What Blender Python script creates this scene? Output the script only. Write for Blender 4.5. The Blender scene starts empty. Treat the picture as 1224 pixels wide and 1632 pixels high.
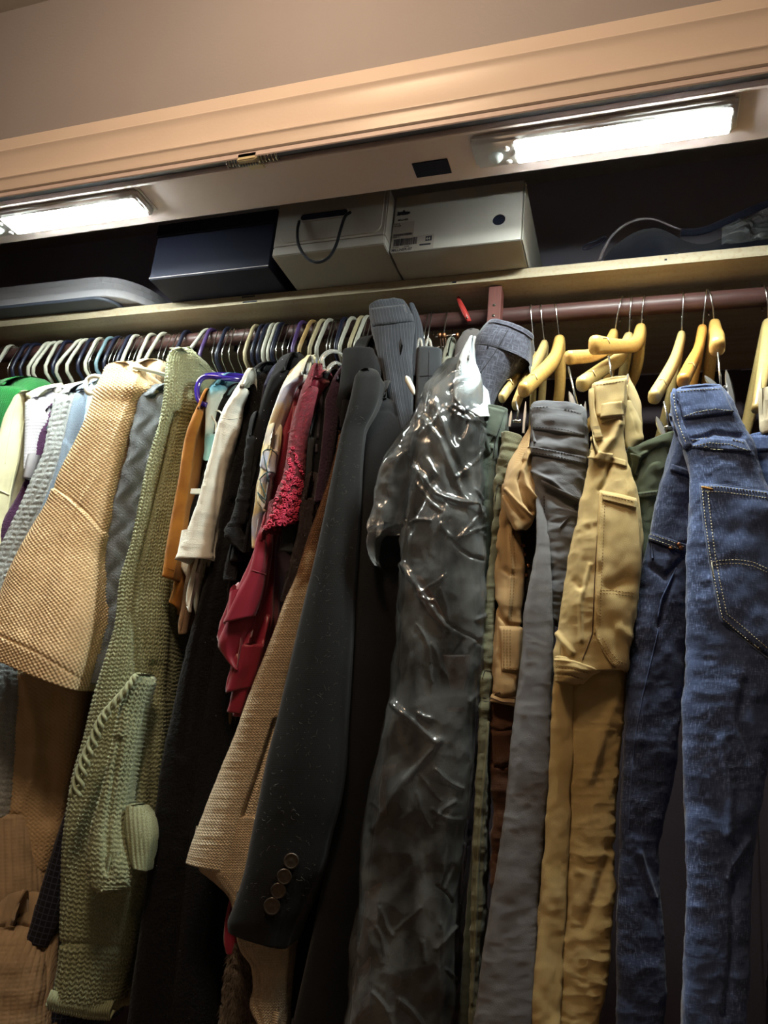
import bpy, math, random
import numpy as np
from mathutils import Vector
from mathutils.bvhtree import BVHTree

S = bpy.context.scene
COL = S.collection
random.seed(4)
rng = np.random.RandomState(4)

# ------------------------------------------------------------------ camera
F = 1200.0
_x = np.array([3562., -21., 1200.]); _z = np.array([430., 4300., -1200.])
AX = _x / np.linalg.norm(_x)
AZ = _z - _z.dot(AX) * AX; AZ /= np.linalg.norm(AZ)
AY = np.cross(AZ, AX)
M3 = np.array([AX, AY, AZ])            # camera -> world
CAM = np.array([0., 0., 1.15])
cd = bpy.data.cameras.new('camera'); cam = bpy.data.objects.new('camera', cd); COL.objects.link(cam)
from mathutils import Matrix
mw = Matrix([[*M3[0], CAM[0]], [*M3[1], CAM[1]], [*M3[2], CAM[2]], [0, 0, 0, 1]])
cam.matrix_world = mw
cd.sensor_fit = 'HORIZONTAL'; cd.sensor_width = 36.0; cd.lens = F * 36.0 / 1224.0
cd.clip_start = 0.02; cd.clip_end = 50
S.camera = cam

# ------------------------------------------------------------------ world, lights, exposure
LED_POWER = 140.0
ROOM_POWER = 17.0
w = bpy.data.worlds.new('world'); S.world = w; w.use_nodes = True
w.node_tree.nodes['Background'].inputs[0].default_value = (0.42, 0.46, 0.6, 1)
w.node_tree.nodes['Background'].inputs[1].default_value = 0.02
S.view_settings.view_transform = 'Standard'; S.view_settings.look = 'None'
S.view_settings.gamma = 1.0; S.view_settings.use_curve_mapping = False
S.view_settings.exposure = 0.74
def area(name, loc, rot, sx, sy, power, color):
    l = bpy.data.lights.new(name, 'AREA'); l.shape = 'RECTANGLE'; l.size = sx; l.size_y = sy
    l.energy = power; l.color = color
    o = bpy.data.objects.new(name, l); o.location = loc; o.rotation_euler = rot; COL.objects.link(o)
    return o
# the warm ceiling lamp of the bedroom, above and behind the photographer
_l = bpy.data.lights.new('room_ceiling_lamp', 'POINT'); _l.energy = ROOM_POWER; _l.color = (1.0, 0.71, 0.46); _l.shadow_soft_size = .12
_o = bpy.data.objects.new('room_ceiling_lamp', _l); _o.location = (-.5, .22, 2.43); COL.objects.link(_o)

def P(px, py, y):                       # the point of the plane Y=y seen at a pixel
    d = M3 @ np.array([px - 612., 816. - py, -F]); return CAM + d * (y / d[1])
def PZ(px, py, z):
    d = M3 @ np.array([px - 612., 816. - py, -F]); return CAM + d * ((z - CAM[2]) / d[2])
def Pv(px, py, y):
    d = np.stack([px - 612., 816. - py, np.full_like(px, -F)], -1) @ M3.T
    return CAM + d * (y / d[..., 1])[..., None]
def PIX(p):
    c = (p - CAM) @ M3
    return 612 + F * c[..., 0] / -c[..., 2], 816 - F * c[..., 1] / -c[..., 2]

# ------------------------------------------------------------------ objects
def lin(c):
    c = np.array(c, float) / 255.0
    return tuple(np.where(c <= .04045, c / 12.92, ((c + .055) / 1.055) ** 2.4)) + (1.0,)
def tag(o, label=None, cat=None, group=None, kind=None):
    if label: o['label'] = label
    if cat: o['category'] = cat
    if group: o['group'] = group
    if kind: o['kind'] = kind
    return o
def thing(name, label, cat, loc=(0, 0, 0), group=None):
    o = bpy.data.objects.new(name, None); o.empty_display_size = .02; o.location = [float(v) for v in loc]
    COL.objects.link(o); return tag(o, label, cat, group)
def link(name, me, mat, parent=None):
    o = bpy.data.objects.new(name, me); COL.objects.link(o)
    if mat is not None and not me.materials: me.materials.append(mat)
    if parent is not None:
        o.parent = parent
        o.matrix_parent_inverse = Matrix.Translation(-wloc(parent))
    return o
def wloc(o):
    v = Vector(o.location)
    while o.parent is not None:
        v = v + o.matrix_parent_inverse.translation; o = o.parent; v = v + Vector(o.location)
    return v
def mk(name, V, Fc, mat, parent=None, smooth=False, uv=None):
    """verts (n,3), faces list of tuples (any size)"""
    me = bpy.data.meshes.new(name)
    me.from_pydata([tuple(map(float, v)) for v in V], [], [tuple(map(int, f)) for f in Fc])
    if smooth: me.shade_smooth()
    else:
        me.shade_flat()
    me.update()
    return link(name, me, mat, parent)
def mkgrid(name, G, mat, parent=None, wrap=True, UV=None, smooth=True):
    """G (nt, ns, 3) grid of quads; wrap closes the s direction; UV (nt, ns(+1), 2)"""
    nt, ns, _ = G.shape
    me = bpy.data.meshes.new(name)
    cs = ns if wrap else ns - 1
    i = np.arange(nt - 1)[:, None]; j = np.arange(cs)[None, :]; j2 = (j + 1) % ns
    a = i * ns + j; b = i * ns + j2; c = (i + 1) * ns + j2; d = (i + 1) * ns + j
    q = np.stack([a, d, c, b], -1).reshape(-1, 4)
    me.vertices.add(nt * ns); me.vertices.foreach_set('co', G.reshape(-1).astype(np.float32))
    n = len(q); me.loops.add(n * 4); me.loops.foreach_set('vertex_index', q.reshape(-1).astype(np.int32))
    me.polygons.add(n); me.polygons.foreach_set('loop_start', np.arange(n, dtype=np.int32) * 4)
    me.update(calc_edges=True)
    if UV is not None:
        u = me.uv_layers.new(name='UV')
        I = np.broadcast_to(i, (nt - 1, cs)); J = np.broadcast_to(j, (nt - 1, cs))
        if wrap: jn = J + 1
        else: jn = J + 1
        uvq = np.stack([UV[I, J], UV[I + 1, J], UV[I + 1, jn], UV[I, jn]], 2)
        u.data.foreach_set('uv', uvq.reshape(-1).astype(np.float32))
    if smooth: me.shade_smooth()
    return link(name, me, mat, parent)

class MB:
    """collects shapes for one mesh"""
    def __init__(s): s.v = []; s.f = []
    def add(s, V, Fc):
        o = len(s.v); s.v += [tuple(map(float, p)) for p in V]; s.f += [tuple(o + int(k) for k in f) for f in Fc]; return s
    def box(s, a, b, bev=0.0):
        x0, y0, z0 = a; x1, y1, z1 = b
        if bev <= 0:
            V = [(x, y, z) for x in (x0, x1) for y in (y0, y1) for z in (z0, z1)]
            return s.add(V, [(0, 1, 3, 2), (4, 6, 7, 5), (0, 4, 5, 1), (2, 3, 7, 6), (0, 2, 6, 4), (1, 5, 7, 3)])
        import bmesh
        bm = bmesh.new(); bmesh.ops.create_cube(bm, size=1)
        for v in bm.verts:
            v.co = ((x0 + x1) / 2 + v.co.x * (x1 - x0), (y0 + y1) / 2 + v.co.y * (y1 - y0), (z0 + z1) / 2 + v.co.z * (z1 - z0))
        bmesh.ops.bevel(bm, geom=bm.edges[:], offset=bev, segments=2, affect='EDGES')
        bm.verts.index_update()
        s.add([v.co[:] for v in bm.verts], [[v.index for v in f.verts] for f in bm.faces]); bm.free(); return s
    def tube(s, pts, r, n=8, flat=1.0, up=None, caps=True):
        """pts list of 3-vectors, r scalar or list; flat squeezes one section axis"""
        pts = np.array(pts, float); m = len(pts)
        r = np.full(m, r, float) if np.isscalar(r) else np.array(r, float)
        fl = np.full(m, flat, float) if np.isscalar(flat) else np.array(flat, float)
        T = np.gradient(pts, axis=0); T /= np.linalg.norm(T, axis=1)[:, None] + 1e-12
        u = np.array(up if up is not None else (0.13, .2, 1.0), float)
        if up is None and abs(T[0].dot(u / np.linalg.norm(u))) > .9: u = np.array((1., .1, .05))
        rings = []
        for k in range(m):
            a = u - u.dot(T[k]) * T[k]; a /= np.linalg.norm(a) + 1e-12
            b = np.cross(T[k], a)
            if up is None: u = a
            th = np.arange(n) * 2 * math.pi / n
            rings.append(pts[k] + r[k] * (np.cos(th)[:, None] * a + fl[k] * np.sin(th)[:, None] * b))
        V = np.concatenate(rings)
        Fc = [(k * n + j, k * n + (j + 1) % n, (k + 1) * n + (j + 1) % n, (k + 1) * n + j) for k in range(m - 1) for j in range(n)]
        if caps: Fc += [tuple(range(n))[::-1], tuple((m - 1) * n + j for j in range(n))]
        return s.add(V, Fc)
    def lathe(s, c, axis, prof, n=20):
        """prof list of (radius, height) around axis through c"""
        ax = np.array(axis, float); ax /= np.linalg.norm(ax)
        a = np.cross(ax, (0.3, 0.9, .2)); a /= np.linalg.norm(a); b = np.cross(ax, a)
        V = []
        for (r, h) in prof:
            for k in range(n):
                t = 2 * math.pi * k / n
                V.append(np.array(c) + ax * h + r * (math.cos(t) * a + math.sin(t) * b))
        m = len(prof)
        Fc = [(k * n + j, k * n + (j + 1) % n, (k + 1) * n + (j + 1) % n, (k + 1) * n + j) for k in range(m - 1) for j in range(n)]
        Fc += [tuple(range(n))[::-1], tuple((m - 1) * n + j for j in range(n))]
        return s.add(V, Fc)
    def build(s, name, mat, parent=None, smooth=False):
        return mk(name, s.v, s.f, mat, parent, smooth)
def spline(pts, n=6):
    """catmull-rom through pts"""
    p = np.array(pts, float); p = np.vstack([2 * p[0] - p[1], p, 2 * p[-1] - p[-2]]); out = []
    for i in range(1, len(p) - 2):
        for k in range(n):
            t = k / n
            out.append(.5 * ((2 * p[i]) + (-p[i - 1] + p[i + 1]) * t + (2 * p[i - 1] - 5 * p[i] + 4 * p[i + 1] - p[i + 2]) * t * t + (-p[i - 1] + 3 * p[i] - 3 * p[i + 1] + p[i + 2]) * t ** 3))
    out.append(p[-2]); return np.array(out)

# ------------------------------------------------------------------ numpy noise
_tab = rng.rand(256, 256) * 2 - 1
def vn(x, y, seed=0):
    x = x + seed * 17.31; y = y + seed * 9.77
    xi = np.floor(x).astype(int); yi = np.floor(y).astype(int); fx = x - xi; fy = y - yi
    fx = fx * fx * (3 - 2 * fx); fy = fy * fy * (3 - 2 * fy)
    a = _tab[xi & 255, yi & 255]; b = _tab[(xi + 1) & 255, yi & 255]; c = _tab[xi & 255, (yi + 1) & 255]; d = _tab[(xi + 1) & 255, (yi + 1) & 255]
    return (a * (1 - fx) + b * fx) * (1 - fy) + (c * (1 - fx) + d * fx) * fy
def fbm(x, y, seed=0, o=3):
    s = 0; a = 1; 
    for k in range(o): s = s + a * vn(x * 2 ** k, y * 2 ** k, seed + k * 3); a *= .5
    return s / 1.6
def ridge(x, y, seed=0, o=3):
    s = 0; a = 1
    for k in range(o): s = s + a * (1 - np.abs(vn(x * 2 ** k + .3 * s, y * 2 ** k, seed + k * 3)) * 2); a *= .5
    return s / 1.6
def knit_h(kind, u, v):
    """stitch relief in 0..1 from metres along / down the cloth"""
    pi = math.pi
    if kind == 'chunky':
        w_, h_ = .0080, .0068
        u = u + .0012 * vn(u / .02, v / .02, 5); v = v + .002 * vn(u / .015, v / .03, 6)
        c = np.abs((u / w_) % 1 - .5) * 2
        leg = np.abs(np.sin(pi * (v / h_ + .75 * c + .25 * vn(u / .03, v / .02, 8))))
        return leg ** .8 * (np.sin(pi * ((u / w_ * 2) % 1)) ** .5)
    if kind == 'waffle':
        w_, h_ = .0088, .0063
        return np.abs(np.sin(pi * (u / w_ + v / h_)) * np.sin(pi * (u / w_ - v / h_))) ** .55
    if kind == 'rows':
        h_ = .0062; w_ = .0075
        r = np.abs(np.sin(pi * (v / h_ + .12 * np.sin(2 * pi * u / w_))))
        return r ** .6 * (.75 + .25 * np.abs(np.sin(pi * u / w_ + pi * .5 * np.floor(v / h_))))
    if kind == 'bobble':
        u = u + .003 * vn(u / .02, v / .02, 15); v = v + .004 * vn(u / .02, v / .02, 16)
        b = np.abs(np.sin(pi * u / .013) * np.sin(pi * v / .011))
        return .6 * b ** .7 + .4 * np.abs(vn(u / .003, v / .004, 3))
    if kind == 'rib':
        w_ = .006; return np.abs(np.sin(pi * u / w_)) * (.85 + .15 * np.sin(2 * pi * v / .004))
    if kind == 'hrib':
        h_ = .0065; return np.abs(np.sin(pi * v / h_)) * (.85 + .15 * np.sin(2 * pi * u / .004))
    if kind == 'cable':
        a = np.sin(2 * pi * u / .034 + 1.6 * np.sin(2 * pi * v / .07)); st = np.abs(np.sin(pi * (v / .0055 + 1.5 * np.abs((u / .007) % 1 - .5))))
        return .6 * (.5 + .5 * a) + .4 * st
    if kind == 'wafflecord':
        return np.abs(np.sin(pi * u / .011)) ** .5 * (.7 + .3 * np.abs(np.sin(pi * v / .006)))
    if kind == 'fine':
        w_, h_ = .0042, .0036
        c = np.abs((u / w_) % 1 - .5) * 2
        return np.abs(np.sin(pi * (v / h_ + .6 * c)))
    return 0 * u

# ------------------------------------------------------------------ cloth lofts
DY = .11  # cloth pushed deeper along the camera's line of sight by this amount
def pchip(t, y, q):
    t = np.array(t, float); y = np.array(y, float)
    if len(t) == 2: return y[0] + (y[1] - y[0]) * (q - t[0]) / (t[1] - t[0])
    h = np.diff(t); d = np.diff(y) / h; m = np.zeros_like(y)
    m[1:-1] = np.where(d[:-1] * d[1:] > 0, 2 * d[:-1] * d[1:] / (d[:-1] + d[1:] + 1e-12), 0)
    m[0] = d[0]; m[-1] = d[-1]
    k = np.clip(np.searchsorted(t, q) - 1, 0, len(t) - 2); s = (q - t[k]) / h[k]
    return (2 * s ** 3 - 3 * s ** 2 + 1) * y[k] + (s ** 3 - 2 * s ** 2 + s) * h[k] * m[k] + (-2 * s ** 3 + 3 * s ** 2) * y[k + 1] + (s ** 3 - s ** 2) * h[k] * m[k + 1]
def segdist(px, py, line):
    best = np.full(px.shape, 1e9); sg = np.zeros(px.shape)
    for (x0, y0), (x1, y1) in zip(line[:-1], line[1:]):
        dx, dy = x1 - x0, y1 - y0; L = dx * dx + dy * dy + 1e-9
        t = np.clip(((px - x0) * dx + (py - y0) * dy) / L, 0, 1)
        ex = px - x0 - t * dx; ey = py - y0 - t * dy; dd = np.hypot(ex, ey)
        c = dx * (py - y0) - dy * (px - x0)
        up = dd < best; best = np.where(up, dd, best); sg = np.where(up, np.sign(c), sg)
    return best, sg
def relief(folds, u, v, px, py):
    h = np.zeros_like(u)
    for f in folds:
        k = f[0]
        if k == 'v': h += f[1] * fbm(u / f[2], v / (f[2] * f[3]), f[4])
        elif k == 'vs': h += f[1] * np.sin(2 * math.pi * (u / f[2] + .35 * vn(u * 0, v / (f[2] * 4), f[3])))
        elif k == 'w': h += f[1] * fbm(u / f[2], v / f[2], f[3])
        elif k == 'r': h += f[1] * (ridge(u / f[2], v / (f[2] * f[4]), f[3]) - .3)
        elif k == 'h': h += f[1] * fbm(u / (f[2] * f[3]), v / f[2], f[4])
        elif k == 'c':                   # crease (negative) or ridge (positive) along a line
            d, s = segdist(px, py, f[1]); h += f[3] * np.exp(-(d / f[2]) ** 2)
        elif k == 's':                   # step across a line: one layer of cloth on another
            d, s = segdist(px, py, f[1]); m = np.clip(d / f[2], 0, 1); h += f[3] * s * m * np.exp(-(d / f[4]) ** 2)
        elif k == 'f':                   # crumpled facets: f[1] height, f[2] cell size, f[3] seed, f[4] stretch
            rs = np.random.RandomState(f[3]); u0, u1, v0, v1 = u.min(), u.max(), v.min(), v.max()
            su, sv = f[2], f[2] * f[4]; n_ = int(min(900, (u1 - u0) * (v1 - v0) / (su * sv) * 1.6) + 6)
            pu = (u0 + rs.rand(n_) * (u1 - u0)) / su; pv = (v0 + rs.rand(n_) * (v1 - v0)) / sv
            U_, V_ = (u / su).ravel(), (v / sv).ravel(); F1 = np.full(U_.shape, 9.)
            U_ = U_ + .35 * V_ * 0 + .25 * vn(U_ * .7, V_ * .7, 3); w1 = np.zeros(U_.shape)
            for a_, b_ in zip(pu, pv):
                d_ = np.hypot(U_ - a_, V_ - b_); F1 = np.minimum(F1, d_)
            h += f[1] * (np.minimum(F1, 1.5) - .5).reshape(u.shape)
        elif k == 'k':                   # knit relief
            h += f[2] * knit_h(f[1], u, v)
    return h
def loft(name, rows, mat, parent=None, Y=.98, slant=0.0, D=.3, bulge=.55, cap=14, res=3.0, folds=(), rise=.05,
         hem=True, thick=.003, nback=16, taper=.9, open_top=False, n_e=2.4, Ys=None, smooth=True, dres=None):
    """closed hanging cloth body. rows: (y, xl, xr) or (xl, yl, xr, yr) outline of its near side, top to bottom"""
    R = np.array([(r[1], r[0], r[2], r[0]) if len(r) == 3 else r for r in rows], float)
    if open_top: rise = 0.0
    if D > .1: D *= .62
    yy = (R[:, 1] + R[:, 3]) / 2
    t = np.concatenate([[0], np.cumsum(np.maximum(1e-3, np.diff(yy)))])
    yr_ = (np.full(len(R), Y, float) if Ys is None else np.array(Ys, float)) + DY
    q = np.linspace(0, t[-1], max(4, int(t[-1] / res)))
    C = [pchip(t, R[:, k], q) for k in range(4)]; YY = pchip(t, yr_, q)
    sc = np.ones(len(q))
    if cap > 0 and not open_top:
        nc = max(5, int(cap / res * 1.3)); a = np.linspace(0.03, 1, nc, endpoint=False)
        # dome above the first row
        xl0, yl0, xr0, yr0 = R[0]; cx = (xl0 + xr0) / 2; cy = (yl0 + yr0) / 2
        ang = a * math.pi / 2; s_ = np.sin(ang); dy = cap * (1 - 0) * np.cos(ang)
        sl = (R[1] - R[0]) / max(1e-3, yy[1] - yy[0])
        dxm = (sl[0] + sl[2]) / 2
        C2 = [cx - dxm * dy * .6 + (xl0 - cx) * s_, cy - dy + (yl0 - cy) * s_, cx - dxm * dy * .6 + (xr0 - cx) * s_, cy - dy + (yr0 - cy) * s_]
        C = [np.concatenate([C2[k], C[k]]) for k in range(4)]; YY = np.concatenate([np.full(nc, yr_[0]), YY]); sc = np.concatenate([s_, sc])
    nt = len(YY)
    PL = Pv(C[0], C[1], YY); PR = Pv(C[2], C[3], YY + slant)
    lat = (PR - PL) / 2; mid = (PR + PL) / 2; W = np.linalg.norm(lat, axis=1)
    # section template
    Wm = float(np.percentile(W, 70)); b = bulge * Wm
    ph = np.linspace(0, math.pi, 400)
    fx = -np.sign(np.cos(ph)) * np.abs(np.cos(ph)) ** (2 / n_e); fd = -np.abs(np.sin(ph)) ** (2 / n_e)
    L = np.concatenate([[0], np.cumsum(np.hypot(np.diff(fx) * Wm, np.diff(fd) * b))])
    nf = max(8, int(L[-1] / (res * .00095)))
    s = np.linspace(0, L[-1], nf); fx = np.interp(s, L, fx); fd = np.interp(s, L, fd)
    # back
    side = (np.linspace(0, 1, nback // 2 + 2)[1:-1]) ** 1.5
    fine_side = any(f[0] == 'k' for f in folds) and D > .03      # knit relief carries on round the right-hand side
    sr = np.linspace(0, 1, max(8, int(min(D, .14) / (res * .00125))) + 2)[1:-1] * min(1, .14 / D) if fine_side else side
    if fine_side and D > .14: sr = np.concatenate([sr, np.linspace(.14 / D, 1, 5)[1:-1]])
    bx = np.concatenate([1 - (1 - taper) * sr, [taper * .6, -taper * .6], -(1 - (1 - taper) * side[::-1])])
    bd = np.concatenate([sr * .97, [1, 1], side[::-1] * .97])
    X = np.concatenate([fx, bx]); FD = np.concatenate([fd, np.zeros(len(bx))]); BD = np.concatenate([np.zeros(nf), bd])
    hd = lat / (W[:, None] + 1e-9); out = np.stack([hd[:, 1], -hd[:, 0], 0 * W], -1); out /= np.linalg.norm(out, axis=1)[:, None] + 1e-9
    G = mid[:, None, :] + X[None, :, None] * lat[:, None, :]
    bw = bulge * W * np.clip(sc, .25, 1)
    G = G - (FD[None, :, None] * bw[:, None, None]) * out[:, None, :]
    Drow = D * np.ones(nt)
    G[:, :, 1] += BD[None, :] * Drow[:, None]
    vdown = np.linalg.norm(mid[1:] - mid[:-1], axis=1); v = np.concatenate([[0], np.cumsum(vdown)])
    bump = np.sin(np.clip(BD, 0, 1) * math.pi) ** .7
    G[:, :, 2] += rise * bump[None, :] * np.exp(-(v / .12) ** 2)[:, None]
    ring = np.linalg.norm(np.diff(G, axis=1, append=G[:, :1]), axis=2)
    U = np.concatenate([np.zeros((nt, 1)), np.cumsum(ring, axis=1)], axis=1)
    U = U - U[:, nf // 2][:, None] + 5.0
    Vv = np.broadcast_to(v[:, None], U.shape)
    if folds:
        n_ = np.cross(np.gradient(G, axis=0), np.roll(G, -1, 1) - np.roll(G, 1, 1)); n_ /= np.linalg.norm(n_, axis=2)[..., None] + 1e-12
        ctr = G.mean(1, keepdims=True) 
        sgn = np.sign(((G - mid[:, None, :] - np.array([0, D * .4, 0])) * n_).sum(2)); n_ *= np.where(np.median(sgn) < 0, -1, 1)
        px, py = PIX(G)
        h = relief(folds, U[:, :-1], Vv[:, :-1], px, py)
        fade = np.clip(np.minimum(1, W / .012), 0, 1)[:, None] * np.clip(.2 + sc, 0, 1)[:, None]
        G = G + n_ * (h * fade)[..., None]
    UV = np.stack([U, Vv], -1)
    if cap > 0 and not open_top:
        top = G[0].mean(0, keepdims=True) * .0 + G[0]; 
        top = G[0] * .02 + .98 * np.array([G[0][:, 0].mean(), 0, 0]); top[:, 1] = G[0][:, 1]; top[:, 2] = G[0][:, 2] + .0005
        G = np.concatenate([top[None], G]); UV = np.concatenate([UV[:1] - [0, .002], UV])
    def lip(Gr, direction):
        c = Gr.mean(0); x_ = Gr - c; ln = np.linalg.norm(x_[:, :2], axis=1)[:, None] + 1e-9
        inn = Gr.copy(); 
        m2 = (G[-1] if direction > 0 else G[0]).mean(0)
        nrm = np.roll(Gr, -1, 0) - np.roll(Gr, 1, 0); nn = np.stack([nrm[:, 1], -nrm[:, 0], 0 * nrm[:, 0]], -1); nn /= np.linalg.norm(nn, axis=1)[:, None] + 1e-9
        if ((Gr - c) * nn).sum() > 0: nn = -nn
        wl = min(thick, .3 * np.ptp(Gr[:nf, 0]) + 1e-4)
        a = Gr + nn * wl * .5 + [0, 0, -direction * .0008]; b_ = Gr + nn * wl; b_[:, 2] += direction * .002; c_ = Gr + nn * wl * 1.2; c_[:, 2] += direction * .05
        return np.stack([a, b_, c_])
    if hem:
        G = np.concatenate([G, lip(G[-1], 1)]); UV = np.concatenate([UV, UV[-1:] + [0, .002], UV[-1:] + [0, .004], UV[-1:] - [0, .05]])
    if open_top:
        tp = lip(G[0], -1)[::-1]
        G = np.concatenate([tp, G]); UV = np.concatenate([UV[:1] + [0, .05], UV[:1] - [0, .004], UV[:1] - [0, .002], UV])
    o = mkgrid(name, G, mat, parent, True, UV, smooth)
    o_data[o.name] = dict(nf=nf, G=G)
    return o
o_data = {}
_bvh = {}
def bvh(o):
    if o.name not in _bvh:
        me = o.data; n = len(me.vertices); co = np.empty(n * 3, np.float32); me.vertices.foreach_get('co', co)
        q = np.empty(len(me.polygons) * 4, np.int32); me.loops.foreach_get('vertex_index', q)
        _bvh[o.name] = BVHTree.FromPolygons(co.reshape(-1, 3).tolist(), q.reshape(-1, 4).tolist())
    return _bvh[o.name]
def hit(host, px, py, Yd=.98):
    d = M3 @ np.array([px - 612., 816. - py, -F]); d /= np.linalg.norm(d)
    r = bvh(host).ray_cast(Vector(CAM), Vector(d))
    if r[0] is None:
        r2 = bvh(host).find_nearest(Vector(CAM + d * (Yd / d[1])))
        q = np.array(r2[0]); n = np.array(r2[1])
    else: q = np.array(r[0]); n = np.array(r[1])
    if n.dot(d) > 0: n = -n
    return q, n
def patch(name, host, rows, mat, parent, off=.0025, n=(14, 18), edge=.0015, smooth_n=True, wob=0.0, seed=1):
    """a second layer of cloth sewn on the surface of host; rows as in loft"""
    R = np.array([(r[1], r[0], r[2], r[0]) if len(r) == 3 else r for r in rows], float)
    yy = (R[:, 1] + R[:, 3]) / 2; t = np.concatenate([[0], np.cumsum(np.maximum(1, np.abs(np.diff(yy))))])
    q = np.linspace(0, t[-1], n[1]); C = [np.interp(q, t, R[:, k]) for k in range(4)]
    nt, ns = n[1], n[0]; G = np.zeros((nt, ns, 3)); N = np.zeros((nt, ns, 3))
    for i in range(nt):
        for j in range(ns):
            s = j / (ns - 1)
            G[i, j], N[i, j] = hit(host, C[0][i] + s * (C[2][i] - C[0][i]), C[1][i] + s * (C[3][i] - C[1][i]))
    for _ in range(3):
        Np = np.pad(N, ((1, 1), (1, 1), (0, 0)), 'edge'); N = (Np[:-2, 1:-1] + Np[2:, 1:-1] + Np[1:-1, :-2] + Np[1:-1, 2:] + Np[1:-1, 1:-1]) / 5
    N /= np.linalg.norm(N, axis=2)[..., None]
    u = np.concatenate([np.zeros((nt, 1)), np.cumsum(np.linalg.norm(np.diff(G, axis=1), axis=2), 1)], 1)
    v = np.concatenate([np.zeros((1, ns)), np.cumsum(np.linalg.norm(np.diff(G, axis=0), axis=2), 0)], 0)
    lift = off + wob * (.5 + .5 * fbm(u / .012, v / .012, seed))
    T = G + N * (lift[..., None] if np.ndim(lift) else lift)
    Gp = np.pad(G - N * .001, ((1, 1), (1, 1), (0, 0)), 'edge'); Gp[1:-1, 1:-1] = T
    # round the rim a little
    UV = np.stack([np.pad(u, 1, 'edge') + 3 + seed * .1, np.pad(v, 1, 'edge')], -1)
    return mkgrid(name, Gp, mat, parent, False, UV)
def seam(name, host, lines, mat, parent, r=.0008, dash=None, off=.0003, n=5, step=3.0, kind=None, curve=False):
    if curve: lines = [[tuple(p[:2]) for p in spline([(x, y, 0) for x, y in l], 5)] for l in lines]
    """thread or welt lying on host; lines are polylines; dash=(on, off) px makes stitches"""
    mb = MB()
    for line in lines:
        pts = [np.array(line[0], float)]
        for a, b in zip(line[:-1], line[1:]):
            a = np.array(a, float); b = np.array(b, float); k = max(1, int(np.hypot(*(b - a)) / (1.0 if dash else step)))
            pts += [a + (b - a) * (i + 1) / k for i in range(k)]
        if dash:
            i = 0; on, of = dash
            while i < len(pts) - 2:
                seg = [pts[i], pts[min(i + int(on), len(pts) - 1)]]
                q = []
                for p in seg:
                    h_, n_ = hit(host, *p); q.append(h_ + n_ * off)
                if np.linalg.norm(q[1] - q[0]) < .02: mb.tube(q, r, 4)
                i += int(on + of)
        else:
            q = []
            for p in pts:
                h_, n_ = hit(host, *p); q.append(h_ + n_ * off)
            q = np.array(q)
            if len(q) > 4:
                k_ = np.ones(3) / 3; q[1:-1] = np.stack([np.convolve(q[:, c], k_, 'valid') for c in range(3)], -1)
            mb.tube(q, r, n)
    o = mb.build(name, mat, parent, True)
    if kind: o['kind'] = kind
    return o

# ------------------------------------------------------------------ materials
class NT:
    def __init__(s, name):
        s.m = bpy.data.materials.new(name); s.m.use_nodes = True; s.t = s.m.node_tree; s.N = s.t.nodes; s.L = s.t.links
        s.b = s.N['Principled BSDF']; s.out = s.N['Material Output']
    def n(s, typ, **kw):
        x = s.N.new(typ)
        for k, v in kw.items():
            if k.startswith('i_'):
                s.set(x.inputs[k[2:].replace('_', ' ')], v)
            else: setattr(x, k, v)
        return x
    def set(s, inp, v):
        if hasattr(v, 'is_output') or isinstance(v, bpy.types.NodeSocket): s.L.new(v, inp)
        else: inp.default_value = v
    def math(s, op, a, b=0.0, c=0.0):
        x = s.N.new('ShaderNodeMath'); x.operation = op
        for k, v in enumerate((a, b, c)): s.set(x.inputs[k], v)
        return x.outputs[0]
    def noise(s, vec, scale, detail=3, rough=.5, dist=0.0):
        x = s.n('ShaderNodeTexNoise'); s.L.new(vec, x.inputs['Vector']); x.inputs['Scale'].default_value = scale
        x.inputs['Detail'].default_value = detail; x.inputs['Roughness'].default_value = rough; x.inputs['Distortion'].default_value = dist
        return x.outputs['Fac']
    def mapv(s, vec, sc=(1, 1, 1), rot=(0, 0, 0)):
        x = s.n('ShaderNodeMapping'); s.L.new(vec, x.inputs[0]); x.inputs['Scale'].default_value = sc; x.inputs['Rotation'].default_value = rot
        return x.outputs[0]
    def mix(s, f, a, b):
        x = s.N.new('ShaderNodeMix'); x.data_type = 'RGBA'; s.set(x.inputs[0], f); s.set(x.inputs[6], a); s.set(x.inputs[7], b); return x.outputs[2]
    def ramp(s, f, p0, p1, c0=(0, 0, 0, 1), c1=(1, 1, 1, 1)):
        x = s.N.new('ShaderNodeValToRGB'); s.L.new(f, x.inputs[0]); e = x.color_ramp.elements
        e[0].position = p0; e[1].position = p1; e[0].color = c0; e[1].color = c1; return x.outputs[0]
    def bump(s, h, dist=.001, strength=1.0):
        x = s.N.new('ShaderNodeBump'); x.inputs['Distance'].default_value = dist; x.inputs['Strength'].default_value = strength
        s.L.new(h, x.inputs['Height']); s.L.new(x.outputs[0], s.b.inputs['Normal']); return x
    def uv(s): return s.n('ShaderNodeTexCoord').outputs['UV']
    def obj(s): return s.n('ShaderNodeTexCoord').outputs['Object']
def plain(name, rgb, rough=.5, metal=0.0, spec=.5, var=0.0, vs=20, **kw):
    t = NT(name); c = lin(rgb); b = t.b
    b.inputs['Roughness'].default_value = rough; b.inputs['Metallic'].default_value = metal; b.inputs['Specular IOR Level'].default_value = spec
    if var > 0:
        f = t.noise(t.obj(), vs, 4); d = tuple(x * (1 - var) for x in c[:3]) + (1,)
        t.L.new(t.mix(t.ramp(f, .3, .7), d, c), b.inputs['Base Color'])
    else: b.inputs['Base Color'].default_value = c
    for k, v in kw.items(): b.inputs[k.replace('_', ' ')].default_value = v
    return t.m
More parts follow.
